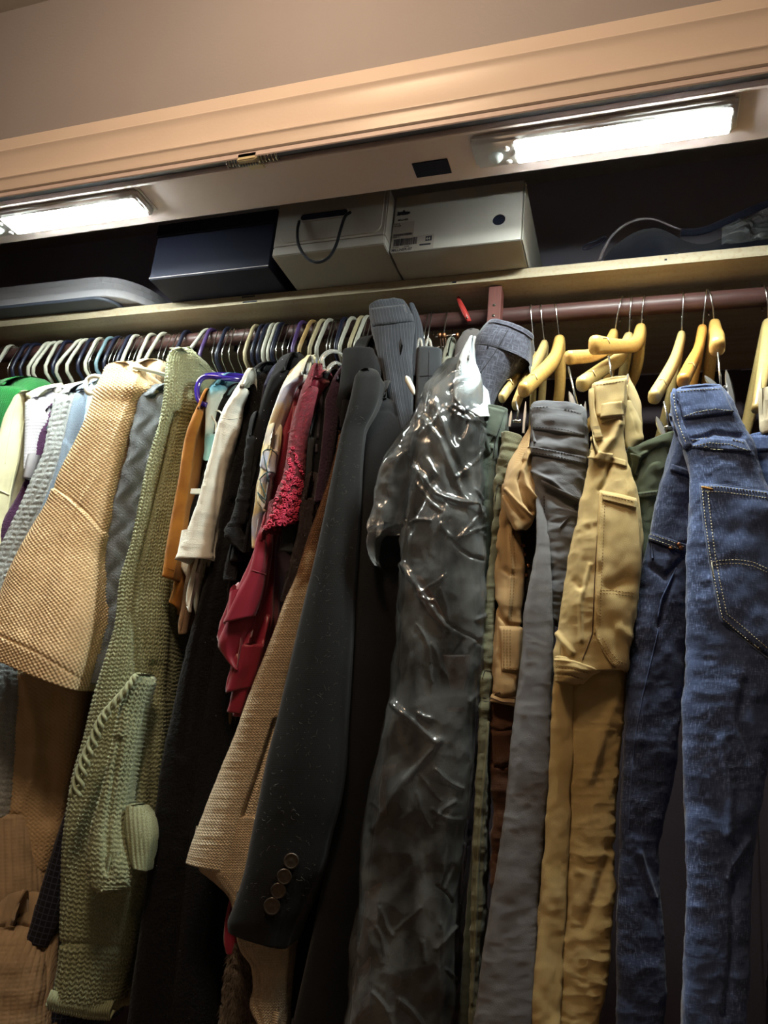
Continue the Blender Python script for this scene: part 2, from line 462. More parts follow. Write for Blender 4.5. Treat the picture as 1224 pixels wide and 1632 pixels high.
def fab(name, rgb, kind='weave', rough=.92, rgb2=None, var=.18, vs=25, sheen=.15, spec=.25, bd=.0004, sparkle=0.0, fuzz=0.0, lam=None, blot=None, grad=None, trans=0.0):
    """cloth: UV are metres along and down the cloth"""
    t = NT(name); b = t.b; uv = t.uv(); c = lin(rgb)
    c2 = lin(rgb2) if rgb2 is not None else tuple(x * (1 - var * 1.6) for x in c[:3]) + (1,)
    big = t.noise(uv, vs, 3)
    col = t.mix(t.ramp(big, .35, .65), c, c2)
    sep = t.n('ShaderNodeSeparateXYZ'); t.L.new(uv, sep.inputs[0]); U, V = sep.outputs[0], sep.outputs[1]
    pi = math.pi
    def sn(x, w_, ph=0.0): return t.math('ABSOLUTE', t.math('SINE', t.math('ADD', t.math('MULTIPLY', x, pi / w_), ph)))
    fine = t.noise(uv, 750, 3)
    if kind == 'weave':
        h = t.math('ADD', t.math('MULTIPLY', t.math('MULTIPLY', sn(U, .0013), sn(V, .0013)), .5), fine)
    elif kind == 'smooth':
        h = t.noise(uv, 600, 2)
    elif kind == 'denim':
        a = t.noise(t.mapv(uv, (620, 110, 1)), 1.0, 3); a2 = t.noise(t.mapv(uv, (160, 700, 1)), 1.0, 3)
        th = t.math('ADD', t.math('MULTIPLY', a, .6), t.math('MULTIPLY', a2, .4)); h = th
        fade = t.ramp(t.noise(uv, 13, 5, .6), .42, .62); amt = t.math('ADD', t.math('MULTIPLY', fade, .62), .22)
        white = t.ramp(th, .5, .66)
        light = tuple(min(1, x * 2.8 + .07) for x in c[:3]) + (1,)
        col = t.mix(t.math('MULTIPLY', white, amt), col, light)
    elif kind == 'linen':
        a = t.noise(t.mapv(uv, (500, 70, 1)), 1.0, 3); a2 = t.noise(t.mapv(uv, (70, 500, 1)), 1.0, 3)
        h = t.math('MAXIMUM', a, a2); col = t.mix(t.ramp(h, .48, .68), col, tuple(min(1, x * 1.9 + .02) for x in c[:3]) + (1,))
    elif kind == 'twill':
        h = t.math('ADD', sn(t.math('ADD', U, V), .0016), fine)
    elif kind == 'pin':
        h = t.math('ADD', fine, sn(U, .003)); st = t.ramp(sn(U, lam or .0055), .975, .995)
        col = t.mix(t.math('MULTIPLY', st, .5), col, tuple(min(1, x * 2.5 + .03) for x in c[:3]) + (1,))
    elif kind == 'grid':
        st = t.math('MAXIMUM', t.ramp(sn(U, .009, pi / 2), .93, .99), t.ramp(sn(V, .009), .93, .99)); h = fine
        col = t.mix(t.math('MULTIPLY', st, .6), col, lin((70, 75, 95)))
    elif kind == 'stitch':
        w_ = lam or .0042; k = t.math('ABSOLUTE', t.math('SUBTRACT', t.math('FRACT', t.math('DIVIDE', U, w_)), .5))
        h = t.math('ABSOLUTE', t.math('SINE', t.math('ADD', t.math('MULTIPLY', V, pi / (w_ * .85)), t.math('MULTIPLY', k, 4.0))))
        h = t.math('MULTIPLY', h, t.math('ADD', .35, sn(U, w_)))
        h = t.math('ADD', h, t.math('MULTIPLY', fine, .4))
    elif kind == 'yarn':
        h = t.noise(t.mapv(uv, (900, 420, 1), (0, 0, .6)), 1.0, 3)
        col = t.mix(t.ramp(h, .35, .62), tuple(x * .5 for x in c[:3]) + (1,), col)  # shade in the hollows between yarns put into the base colour
    elif kind == 'boucle':
        vo = t.n('ShaderNodeTexVoronoi', feature='F1'); t.L.new(uv, vo.inputs['Vector']); vo.inputs['Scale'].default_value = 260
        h = t.math('ADD', t.math('SUBTRACT', 1.0, vo.outputs['Distance']), fine)
    elif kind == 'lace':
        a = t.noise(uv, 95, 3, .6, 2.5); h = t.math('ABSOLUTE', t.math('SINE', t.math('MULTIPLY', a, 26.0)))
        col = t.mix(h, tuple(x * .35 for x in c[:3]) + (1,), col)
    elif kind == 'fur':
        h = t.noise(t.mapv(uv, (420, 90, 1)), 1.0, 4, .6, .4); col = t.mix(t.ramp(h, .35, .68), tuple(x * .35 for x in c[:3]) + (1,), lin((150, 135, 118)))
    elif kind == 'slub':
        a = t.noise(t.mapv(uv, (60, 700, 1)), 1.0, 3); h = t.math('ADD', a, fine)
    if grad:      # dye that changes down the cloth: list of (v, rgb)
        r = t.N.new('ShaderNodeValToRGB'); e = r.color_ramp.elements; v0, v1 = grad[0][0], grad[-1][0]
        f = t.math('ADD', t.math('DIVIDE', t.math('SUBTRACT', V, v0), v1 - v0), t.math('MULTIPLY', t.math('SUBTRACT', t.noise(uv, 30, 3), .5), .25))
        t.L.new(f, r.inputs[0])
        while len(e) < len(grad): e.new(.5)
        for k, (v, g) in enumerate(grad): e[k].position = (v - v0) / (v1 - v0); e[k].color = lin(g)
        col = t.mix(t.math('MULTIPLY', fine, .3), r.outputs[0], c2) if rgb2 is not None else r.outputs[0]
    if blot:
        f = t.ramp(t.noise(uv, blot[0], 3, .5, .6), blot[1], blot[1] + .07); col = t.mix(f, col, lin(blot[2]))
    if sparkle > 0:
        vo = t.n('ShaderNodeTexVoronoi', feature='F1'); t.L.new(uv, vo.inputs['Vector']); vo.inputs['Scale'].default_value = 190
        r = t.math('LESS_THAN', vo.outputs['Distance'], .13)
        sel = t.n('ShaderNodeSeparateColor'); t.L.new(vo.outputs['Color'], sel.inputs[0])
        k = t.math('MULTIPLY', r, t.math('LESS_THAN', sel.outputs[0], sparkle))
        col = t.mix(k, col, (.8, .82, .85, 1)); t.L.new(t.math('MULTIPLY', k, .6), b.inputs['Metallic'])
        t.L.new(t.math('SUBTRACT', rough, t.math('MULTIPLY', k, rough - .25)), b.inputs['Roughness'])
    else: b.inputs['Roughness'].default_value = rough
    t.L.new(col, b.inputs['Base Color'])
    b.inputs['Specular IOR Level'].default_value = spec
    b.inputs['Sheen Weight'].default_value = sheen; b.inputs['Sheen Roughness'].default_value = .5
    t.bump(h, bd)
    if trans > 0:
        tr = t.N.new('ShaderNodeBsdfTransparent'); mx = t.N.new('ShaderNodeMixShader'); mx.inputs[0].default_value = trans
        t.L.new(b.outputs[0], mx.inputs[1]); t.L.new(tr.outputs[0], mx.inputs[2]); t.L.new(mx.outputs[0], t.out.inputs[0])
    return t.m

M = {}
def wallpaint(name, rgb, rough=.6, bs=.0003, spec=.4):
    t = NT(name); c = lin(rgb); o = t.obj()
    t.L.new(t.mix(t.ramp(t.noise(o, 3, 4), .3, .7), c, tuple(x * .93 for x in c[:3]) + (1,)), t.b.inputs['Base Color'])
    t.b.inputs['Roughness'].default_value = rough; t.b.inputs['Specular IOR Level'].default_value = spec
    t.bump(t.noise(o, 180, 3), bs); return t.m
M['wall'] = wallpaint('wall_paint', (150, 146, 150))
M['trimw'] = wallpaint('gloss_trim_paint', (214, 200, 190), .38, .0002)
M['jamb'] = wallpaint('jamb_paint', (205, 190, 188), .5, .0002)
M['ceil'] = wallpaint('ceiling_paint', (200, 196, 190), .8)
M['closet'] = wallpaint('shade_darkened_closet_paint', (74, 66, 72), .9, .0004, .1)  # closet paint darkened, shade behind the clothes put into its colour
M['closet_hazed'] = wallpaint('haze_lightened_closet_paint', (196, 192, 214), .9, .0004, .1)  # same closet paint lightened to imitate the lavender haze above the shelf
M['floor'] = wallpaint('floor_boards', (110, 80, 60), .5)
def shelfmat():
    t = NT('painted_shelf_board'); o = t.obj(); g = t.noise(t.mapv(o, (2, 40, 60)), 1, 4, .6)
    sp = t.ramp(t.noise(o, 160, 3), .52, .66)
    c = t.mix(t.ramp(g, .35, .7), lin((176, 164, 140)), lin((156, 142, 118)))
    c = t.mix(t.math('MULTIPLY', sp, .35), c, lin((150, 124, 90)))
    t.L.new(c, t.b.inputs['Base Color']); t.b.inputs['Roughness'].default_value = .65; t.bump(t.noise(o, 300, 3), .0004); return t.m
M['shelf'] = shelfmat()
def woodmat(name, c0, c1, rough=.32, sc=(300, 25, 300), coat=.4, freq=1.0):
    t = NT(name); o = t.obj(); g = t.noise(t.mapv(o, sc), freq, 4, .6, .4)
    t.L.new(t.mix(t.ramp(g, .3, .7), lin(c0), lin(c1)), t.b.inputs['Base Color'])
    t.b.inputs['Roughness'].default_value = rough; t.b.inputs['Coat Weight'].default_value = coat; t.b.inputs['Coat Roughness'].default_value = .15
    t.bump(g, .0002, .5); return t.m
M['wood'] = woodmat('honey_varnished_wood', (214, 174, 100), (194, 150, 80))
M['wood2'] = woodmat('pale_varnished_wood', (200, 178, 122), (184, 160, 102))
M['wood3'] = woodmat('amber_varnished_wood', (212, 154, 76), (190, 130, 60))
M['rod'] = woodmat('reddish_rod_wood', (80, 50, 46), (64, 40, 38), .5, (12, 200, 200), .1)
M['block'] = woodmat('rod_bracket_wood', (104, 58, 52), (88, 48, 42), .6, (200, 200, 14), .0)
M['chrome'] = plain('steel_wire', (205, 203, 198), .22, 1.0)
M['steel'] = plain('bright_clip_steel', (215, 218, 220), .28, 1.0)
M['white_pl'] = plain('white_plastic', (176, 175, 162), .4, 0, .5)
M['cream_pl'] = plain('aged_cream_plastic', (172, 160, 128), .4)
M['yellow_pl'] = plain('tan_plastic', (168, 138, 90), .4)
M['navy_pl'] = plain('dark_navy_plastic', (22, 26, 46), .4)
M['teal_pl'] = plain('grey_teal_plastic', (100, 125, 135), .4)
M['purple_pl'] = plain('glossy_purple_plastic', (52, 36, 140), .12, 0, .7, Coat_Weight=.8)
M['dpurple_pl'] = plain('dull_purple_plastic', (70, 50, 100), .4)
M['black_pl'] = plain('black_plastic', (18, 18, 20), .45)
M['clear_pl'] = plain('clear_plastic', (225, 232, 230), .08, 0, .8, Transmission_Weight=.75, IOR=1.45)
M['white_pl2'] = plain('bright_white_plastic', (208, 208, 196), .4)
M['led_body'] = plain('white_lamp_housing', (216, 212, 210), .35)
M['red_pl'] = plain('red_plastic_clip', (170, 52, 48), .4)
def emis(name, col, st):
    t = NT(name); t.b.inputs['Base Color'].default_value = (.9, .9, .9, 1); t.b.inputs['Emission Color'].default_value = col; t.b.inputs['Emission Strength'].default_value = st; return t.m
M['led'] = emis('lit_led_diffuser', (.92, 1.0, .93, 1), LED_POWER)
M['card'] = wallpaint('white_box_card', (168, 164, 158), .6, .0001, .3)
M['card2'] = wallpaint('white_box_card_inner', (160, 157, 150), .6, .0002, .3)
M['print'] = plain('black_print', (24, 26, 40), .6)
M['label'] = plain('label_paper', (150, 142, 134), .6, var=.05)
M['cord'] = fab('black_braided_cord', (14, 16, 26), 'weave')
M['navybox'] = plain('navy_box_card', (20, 23, 42), .6, 0, .25, var=.12, vs=6)
M['foam'] = wallpaint('pale_board', (170, 168, 174), .8, .0004)
M['greyfold'] = plain('dark_grey_folder', (70, 76, 90), .5, var=.15)
M['bag'] = fab('dark_blue_bag_cloth', (25, 29, 52), 'twill', .7)
M['edge'] = plain('pale_piping_and_highlight', (176, 168, 172), .5)  # bag piping, and the painted highlight strip of the navy box
def film(name, tint, dens, rough=.12, spec=1.0):
    """thin clear plastic: sees through, with sharp reflections on its creases"""
    t = NT(name); t.N.remove(t.b)
    tr = t.N.new('ShaderNodeBsdfTransparent'); tr.inputs[0].default_value = tint
    gl = t.N.new('ShaderNodeBsdfGlossy'); gl.inputs['Roughness'].default_value = rough; gl.inputs[0].default_value = (1, 1, 1, 1)
    df = t.N.new('ShaderNodeBsdfTranslucent'); df.inputs[0].default_value = (.8, .84, .85, 1)
    di = t.N.new('ShaderNodeBsdfDiffuse'); di.inputs[0].default_value = (.75, .8, .82, 1)
    fr = t.N.new('ShaderNodeFresnel'); fr.inputs[0].default_value = 1.6
    uv = t.uv(); bp = t.N.new('ShaderNodeBump'); bp.inputs['Distance'].default_value = .002
    h = t.noise(t.mapv(uv, (38, 16, 1), (0, 0, .5)), 1.0, 4, .55, .8); t.L.new(h, bp.inputs['Height'])
    for g in (gl, fr, di): t.L.new(bp.outputs[0], g.inputs['Normal'])
    m0 = t.N.new('ShaderNodeMixShader'); m0.inputs[0].default_value = .5; t.L.new(df.outputs[0], m0.inputs[1]); t.L.new(di.outputs[0], m0.inputs[2])
    m1 = t.N.new('ShaderNodeMixShader'); t.L.new(t.math('MULTIPLY', t.math('ADD', .25, t.ramp(t.noise(t.mapv(uv, (16, 7, 1), (0, 0, .4)), 1.0, 3, .5, .6), .42, .62)), dens), m1.inputs[0]); t.L.new(tr.outputs[0], m1.inputs[1]); t.L.new(m0.outputs[0], m1.inputs[2])
    m2 = t.N.new('ShaderNodeMixShader'); f2 = t.math('MINIMUM', t.math('MULTIPLY', fr.outputs[0], spec), .9); t.L.new(f2, m2.inputs[0])
    t.L.new(m1.outputs[0], m2.inputs[1]); t.L.new(gl.outputs[0], m2.inputs[2]); t.L.new(m2.outputs[0], t.out.inputs[0])
    return t.m
M['film'] = film('garment_bag_film', (.93, .95, .95, 1), .16, .15, 1.0)
M['film2'] = film('crumpled_clear_film', (.9, .92, .95, 1), .15, .12)
M['thread_khaki'] = fab('khaki_thread', (150, 120, 70)); M['thread_dark'] = fab('charcoal_thread', (22, 22, 26))
M['thread_white'] = fab('pale_thread', (190, 186, 160)); M['thread_gold'] = fab('gold_thread', (176, 128, 60))
M['brass'] = plain('dark_pewter', (98, 92, 84), .38, .85, var=.3, vs=300)
M['copper'] = plain('copper_rivet', (150, 104, 74), .4, 1.0)

# ================================================================== the setting
def struct(name, mb, mat, parent=None):
    o = mb.build(name, mat, parent); 
    if parent is None: o['kind'] = 'structure'
    return o
WY = .894; HZ = 2.02; BY = 1.62; XL = -2.3; XR = 1.0
struct('floor', MB().box((-3.4, -2.6, -.1), (1.9, BY + .1, 0)), M['floor'])
struct('ceiling', MB().box((-3.4, -2.6, 2.5), (1.9, BY + .1, 2.6)), M['ceil'])
struct('wall_front', MB().box((-3.4, WY, HZ), (1.9, 1.012, 2.5)), M['wall'])
struct('wall_front_side', MB().box((-3.4, WY, 0), (XL, 1.012, HZ)).box((XR, WY, 0), (1.9, 1.012, HZ)), M['wall'])
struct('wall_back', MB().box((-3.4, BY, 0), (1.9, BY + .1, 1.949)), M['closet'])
struct('wall_back_upper', MB().box((-3.4, BY, 1.949), (1.9, BY + .1, 2.5)), M['closet_hazed'])
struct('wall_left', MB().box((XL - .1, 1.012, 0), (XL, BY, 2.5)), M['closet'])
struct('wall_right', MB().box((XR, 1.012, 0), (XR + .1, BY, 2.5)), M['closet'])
struct('wall_room_left', MB().box((-3.5, -2.6, 0), (-3.4, BY, 2.5)), M['ceil'])
struct('wall_room_right', MB().box((1.9, -2.6, 0), (2.0, BY, 2.5)), M['ceil'])
struct('wall_room_rear', MB().box((-3.5, -2.7, 0), (2.0, -2.6, 2.5)), M['ceil'])
# vertical battens of the closet's back wall
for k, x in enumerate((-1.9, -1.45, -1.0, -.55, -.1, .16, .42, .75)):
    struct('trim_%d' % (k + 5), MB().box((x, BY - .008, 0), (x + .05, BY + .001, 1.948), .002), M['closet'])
# underside lining of the doorway
struct('trim_1', MB().box((XL, WY - .016, HZ - .0005), (XR, 1.0125, HZ + .004)), M['jamb'])
# moulded casing: profile (y, z) swept along x
prof = [(.8790, 2.0185), (.8768, 2.0205), (.8762, 2.028), (.8764, 2.0405), (.8752, 2.0432), (.8734, 2.0450), (.8730, 2.0468), (.8738, 2.0486), (.8760, 2.0505),
        (.8776, 2.058), (.8786, 2.070), (.8786, 2.082), (.8776, 2.094), (.8758, 2.1035), (.8738, 2.1062), (.8730, 2.1082), (.8734, 2.1104), (.8750, 2.1125),
        (.8756, 2.126), (.8762, 2.138), (.8790, 2.142), (WY + .001, 2.142), (WY + .001, 2.0185)]
def sweep_x(name, prof, x0, x1, mat, parent=None, smooth=False):
    n = len(prof); V = [(x0, y, z) for y, z in prof] + [(x1, y, z) for y, z in prof]
    Fc = [(k, (k + 1) % n, n + (k + 1) % n, n + k) for k in range(n)] + [tuple(range(n))[::-1], tuple(range(n, 2 * n))]
    return mk(name, V, Fc, mat, parent, smooth)
cs = sweep_x('trim_2', prof, XL - .1, XR + .1, M['trimw'], None, True); cs.data.set_sharp_from_angle(angle=math.radians(32)); cs['kind'] = 'structure'
# sliding-door track under the head of the doorway
tk = thing('door_track', 'painted metal sliding door track running along the underside of the door head', 'track', (-.6, .9, HZ))
sweep_x('channel', [(.8800, HZ), (.8800, HZ - .010), (.8814, HZ - .0115), (.8828, HZ - .010), (.8828, HZ - .002), (.9000, HZ - .002), (.9000, HZ - .010), (.9014, HZ - .0115), (.9070, HZ - .0105), (.9120, HZ - .004), (.9120, HZ)], XL, XR, M['jamb'], tk)
M['groove'] = plain('dull_zinc_channel', (120, 126, 138), .45, .6, var=.2)
sweep_x('groove', [(.8835, HZ - .0022), (.8835, HZ - .0032), (.8990, HZ - .0032), (.8990, HZ - .0022)], XL, XR, M['groove'], tk)
# spring roller in the track
sr = thing('spring_bracket', 'ivory plastic bracket between two coil springs on the door track', 'bracket', (-.6, .89, 2.01))
def helix(x0, x1, y, z, r, turns, wr):
    t = np.linspace(0, 1, turns * 14); return MB().tube(np.stack([x0 + (x1 - x0) * t, y + r * np.cos(t * turns * 2 * math.pi), z + r * np.sin(t * turns * 2 * math.pi)], -1), wr, 5)
M['bone'] = plain('ivory_plastic', (196, 184, 150), .5)
helix(-.647, -.622, .889, 2.010, .0068, 5, .0011).build('coil_spring', M['chrome'], sr, True)
helix(-.590, -.553, .889, 2.010, .0068, 6, .0011).build('coil_spring', M['chrome'], sr, True)
MB().box((-.623, .880, 2.004), (-.588, .897, 2.0175), .0015).box((-.612, .896, 2.006), (-.584, .908, 2.0165), .0015).build('bracket_block', M['bone'], sr)
mbt = MB()
for k in range(7): mbt.box((-.6205 + k * .0048, .8885, 2.0015), (-.6183 + k * .0048, .8925, 2.0045))
o = mbt.build('rack_teeth', M['groove'], sr); o['kind'] = 'stuff'
# dark metal strike plate and rust spot
tag(MB().box((-.349, .959, HZ - .0022), (-.290, .992, HZ - .0004), .0006).build('magnet_plate', M['navybox']), 'small dark rectangular magnet plate stuck under the door head', 'plate')
# ------------------------------------------------------------------ LED bars
def led_bar(x0, x1, label):
    t = thing('led_light_bar', label, 'lamp', ((x0 + x1) / 2, .945, HZ), 'light bars under the door head')
    y0, y1 = .9165, .9760; zt, zb = HZ - .0009, 2.0015
    MB().box((x0, y0, zb), (x1, y1, zt), .005).build('housing', M['led_body'], t, True)
    MB().box((x0 - .003, y0 - .004, HZ - .0045), (x1 + .003, y1 + .003, HZ - .0008), .001).build('back_plate', M['led_body'], t)
    d = MB().box((x0 + .066, y0 + .008, zb - .0028), (x1 - .008, y1 - .006, zb + .002), .0014).build('diffuser', M['led'], t); d['label'] = 'brightly lit white diffuser'
    MB().lathe((x0 + .034, .952, zb + .001), (0, 0, -1), [(.0115, 0), (.0112, .002), (.0095, .0035), (.009, .005), (.0075, .008), (.004, .0098), (.0008, .0103)], 20).build('motion_sensor', M['clear_pl'], t, True)
    for yy in (.938, .966):
        MB().lathe((x0 + .052, yy, zb + .001), (0, 0, -1), [(.0048, 0), (.0048, .0015), (.004, .0022), (.001, .0024)], 16).build('button', M['led_body'], t, True)
    return t
led_bar(-.244, .128, 'lit white battery light bar above the jeans, the nearer one on the closet door head')
led_bar(-1.222, -.846, 'lit white battery light bar at the far left end of the closet door head')

# ------------------------------------------------------------------ shelf, rod
sh = thing('closet_shelf', 'long off-white painted wooden shelf spanning the closet above the clothes rod', 'shelf', (-.6, 1.4, 1.95))
MB().box((XL + .001, 1.2015, 1.949), (XR - .001, BY - .009, 1.9685)).build('board', M['shelf'], sh)  # shelf, rod and shelf contents scaled about the camera, factor baked into the numbers
for (px, py, l_) in ((396, 473, .030), (398, 481, .032), (724, 450, .008), (1078, 404, .006), (1061, 414, .004)):
    p = P(px, py, 1.2015); MB().box((p[0] - l_ / 2, 1.2005, p[2] - .0014), (p[0] + l_ / 2, 1.2025, p[2] + .0014)).build('staple', M['print'], sh)
RY, RZ = 1.2615, 1.908
rd = MB().tube([(XL + .001, RY, RZ), (-1.2, RY, RZ), (0, RY, RZ), (XR - .001, RY, RZ)], .0165, 20, up=(0, 0, 1)).build('clothes_rod', M['rod'], None, True)
tag(rd, 'reddish brown round wooden clothes rod under the shelf', 'rod')
bx = P(788, 490, 1.22)
br = thing('rod_bracket', 'red-brown wooden block hanging from the shelf and carrying the clothes rod', 'bracket', (bx[0], RY, 1.948))
MB().box((bx[0] - .012, 1.216, 1.855), (bx[0] + .012, 1.243, 1.9485), .0015).build('upright', M['block'], br)
MB().box((bx[0] - .010, 1.2425, 1.877), (bx[0] + .010, 1.285, 1.891), .001).build('support_arm', M['block'], br)
for dz in (.03, .052): MB().lathe((bx[0], 1.216, 1.855 + dz), (0, -1, 0), [(.003, -.001), (.003, .0008), (.001, .0014)], 10).build('screw', M['brass'], br, True)

# ------------------------------------------------------------------ things on the shelf
BZ = 1.9695
def shoebox(name, label, x0, x1, yf, depth, h, tilt=0):
    t = thing(name, label, 'box', ((x0 + x1) / 2, yf + depth / 2, BZ), 'shoe boxes on the shelf')
    return t
# right box: lid opened forward, printed end label
t = shoebox('shoe_box', 'white shoe box with barcode label and round finger hole on its end', -.43, -.193, 1.117, .34, .12)
x0, x1, yf, h = -.429, -.1935, 1.117, .120
def hole_panel(x0, x1, z0, z1, y, th, cx, cz, r, mat, name, par):
    n = 24; V = []; Fc = []
    for yy in (y, y + th):
        o = len(V)
        for k in range(n):
            a = 2 * math.pi * (k + .5) / n; V.append((cx + r * math.cos(a), yy, cz + r * math.sin(a)))
        for k in range(n):
            a = 2 * math.pi * (k + .5) / n; c, s_ = math.cos(a), math.sin(a)
            q = 1e9
            if c > 1e-6: q = min(q, (x1 - cx) / c)
            if c < -1e-6: q = min(q, (x0 - cx) / c)
            if s_ > 1e-6: q = min(q, (z1 - cz) / s_)
            if s_ < -1e-6: q = min(q, (z0 - cz) / s_)
            V.append((cx + q * c, yy, cz + q * s_))
        # corners handled by snapping the closest rim vertex
        for (X_, Z_) in ((x0, z0), (x0, z1), (x1, z0), (x1, z1)):
            b = min(range(n), key=lambda k: (V[o + n + k][0] - X_) ** 2 + (V[o + n + k][2] - Z_) ** 2); V[o + n + b] = (X_, yy, Z_)
        for k in range(n): Fc.append((o + k, o + (k + 1) % n, o + n + (k + 1) % n, o + n + k))
    for k in range(n): Fc.append((k, (k + 1) % n, 2 * n + (k + 1) % n, 2 * n + k)); Fc.append((n + k, n + (k + 1) % n, 3 * n + (k + 1) % n, 3 * n + k))
    return mk(name, V, Fc, mat, par)
hc = P(795, 350, yf)
hole_panel(x0, x1, BZ + .001, BZ + h, yf, .0016, hc[0], hc[2], .0113, M['card'], 'end_panel', t)
MB().box((hc[0] - .02, yf + .004, hc[2] - .02), (hc[0] + .02, yf + .005, hc[2] + .02)).build('hole_backing', M['navybox'], t)  # dark card square set behind the finger hole
MB().box((x0, yf + .0018, BZ + .0002), (x1, yf + .33, BZ + .0016)).build('bottom_panel', M['card2'], t)
MB().box((x0, yf + .0018, BZ + .0018), (x0 + .0015, yf + .33, BZ + h)).build('side_panel', M['card'], t)
MB().box((x1 - .0015, yf + .0018, BZ + .0018), (x1, yf + .33, BZ + h)).build('side_panel', M['card'], t)
MB().box((x1 + .0012, yf + .004, BZ + .0018), (x1 + .0028, yf + .331, BZ + h), .0004).build('lid_flap', M['card2'], t)
MB().box((x0, yf, BZ + h + .0002), (x1, yf + .33, BZ + h + .0016)).build('lid', M['card'], t)
# crumpled packing flap under the front edge
G = np.zeros((10, 22, 3))
for i in range(10):
    for j in range(22):
        s_ = i / 9; u_ = j / 21
        G[i, j] = (x0 + .003 + u_ * (x1 - x0 - .006), yf + .002 + s_ * .078, BZ - .0010 - .0032 * math.sin(math.pi * s_) * (1.2 + math.sin(u_ * 5 + s_ * 3)))
mkgrid('paper_flap', G, M['card2'], t, False)
# end label
def decal(host_y, px0, py0, px1, py1, mat, name, par, th=.0003):
    a = P(px0, py0, host_y); b = P(px1, py1, host_y)
    return MB().box((min(a[0], b[0]), host_y - th, min(a[2], b[2])), (max(a[0], b[0]), host_y, max(a[2], b[2]))).build(name, mat, par)
a = P(626, 357, yf); b = P(691, 404, yf)
lx0, lz1 = a[0] + .001, a[2] + .001; lx1 = P(692, 375, yf)[0]; lz0 = P(628, 405, yf)[2]
lz0 = max(lz0, BZ + .002)
mx = P(660, 362, yf)[0]; mz = P(640, 379, yf)[2]
MB().box((lx0, yf - .0004, lz0), (lx1, yf, mz)).box((lx0, yf - .0004, mz), (mx, yf, lz1)).build('paper_label', M['label'], t)
bars = MB(); r_ = random.Random(5); x = lx0 + .005
bz0 = lz0 + .42 * (mz - lz0); 
while x < lx0 + .62 * (lx1 - lx0):
    w_ = r_.choice((.0004, .0008, .0013)); bars.box((x, yf - .0007, bz0), (x + w_, yf - .0004, mz - .0025)); x += w_ + r_.choice((.0005, .0009))
x = lx0 + .003
while x < mx - .004:
    w_ = r_.choice((.0004, .0007)); bars.box((x, yf - .0007, mz + .004), (x + w_, yf - .0004, mz + .0085)); x += w_ + .0006
bars.box((lx1 - .0155, yf - .0007, mz - .013), (lx1 - .004, yf - .0004, mz - .003)); bars.box((lx1 - .026, yf - .0007, bz0 - .0045), (lx1 - .005, yf - .0004, bz0 - .0012))
o = bars.build('barcode', M['print'], t); o['kind'] = 'stuff'
def text(name, body, size, loc, mat, par, rot=(math.pi / 2, 0, 0), bold=0.0, sx=1.0):
    c = bpy.data.curves.new('txt', 'FONT'); c.body = body; c.size = size; c.extrude = .00012; c.offset = bold; c.resolution_u = 3
    tmp = bpy.data.objects.new('txt', c); COL.objects.link(tmp); tmp.rotation_euler = rot; tmp.location = loc; tmp.scale = (sx, 1, 1)
    bpy.context.view_layer.update(); dg = bpy.context.evaluated_depsgraph_get()
    me = bpy.data.meshes.new_from_object(tmp.evaluated_get(dg)); me.transform(tmp.matrix_world)
    bpy.data.objects.remove(tmp); me.name = name; me.materials.clear()
    return link(name, me, mat, par)
text('printed_name', 'MILLNER-07', .0075, (lx0 + .002, yf - .0006, lz0 + .0012), M['print'], t, bold=.00012)
text('printed_code', 'US 10 EU', .0032, (lx0 + .003, yf - .0006, bz0 - .0038), M['print'], t)
text('printed_code', '676085', .0032, (lx0 + .026, yf - .0006, bz0 - .0038), M['print'], t)
text('printed_size', '44', .0085, (lx1 - .0148, yf - .0010, mz - .0115), M['label'], t, bold=.0001)
text('printed_code', 'SIZE 10', .0036, (lx0 + .002, yf - .0006, lz1 - .0045), M['print'], t)
text('printed_code', 'MILLNER', .0036, (lx0 + .002, yf - .0006, lz1 - .0085), M['print'], t)
text('printed_code', '676085 44', .0030, (lx0 + .002, yf - .0006, mz + .0008), M['print'], t)
q = P(634, 352, yf); text('printed_name', 'MILLNER', .0052, (q[0], yf - .0004, q[2] - .001), M['print'], t, bold=.0001)
q = P(633, 344, yf); qx, qz = q[0], q[2]
shoe = [(0, 0), (.006, 0), (.007, .0012), (.0105, 0), (.020, 0), (.0245, .002), (.0248, .0045), (.021, .006), (.0155, .0066), (.0135, .0098), (.0118, .0112), (.010, .0075), (.0045, .0068), (.0005, .0088)]
V = [(qx + u_, yf - .0006, qz + v_) for u_, v_ in shoe] + [(qx + u_, yf, qz + v_) for u_, v_ in shoe]; n = len(shoe)
mk('shoe_picture', V, [tuple(range(n))] + [(k, k + n, (k + 1) % n + n, (k + 1) % n) for k in range(n)], M['print'], t)
# left box: rounded drop-front with a rope handle
t = shoebox('shoe_box', 'white box with black rope handle hanging from a slot in its front', -.6545, -.4225, 1.085, .34, .12)
x0, x1, yf, h = -.6545, -.4335, 1.086, .118
MB().box((x0, yf + .003, BZ + .0002), (x1, yf + .33, BZ + .002)).build('bottom_panel', M['card2'], t)
MB().box((x0, yf + .003, BZ + .0022), (x1, yf + .33, BZ + h - .002), .002).build('box_body', M['card'], t)
MB().box((x0 - .0008, yf, BZ + .0175), (x1 + .001, yf + .33, BZ + h), .0025).build('lid', M['card'], t)
MB().box((x0, yf + .0008, BZ + .0012), (x1, yf + .003, BZ + .0165), .0006).build('front_strip', M['card'], t)
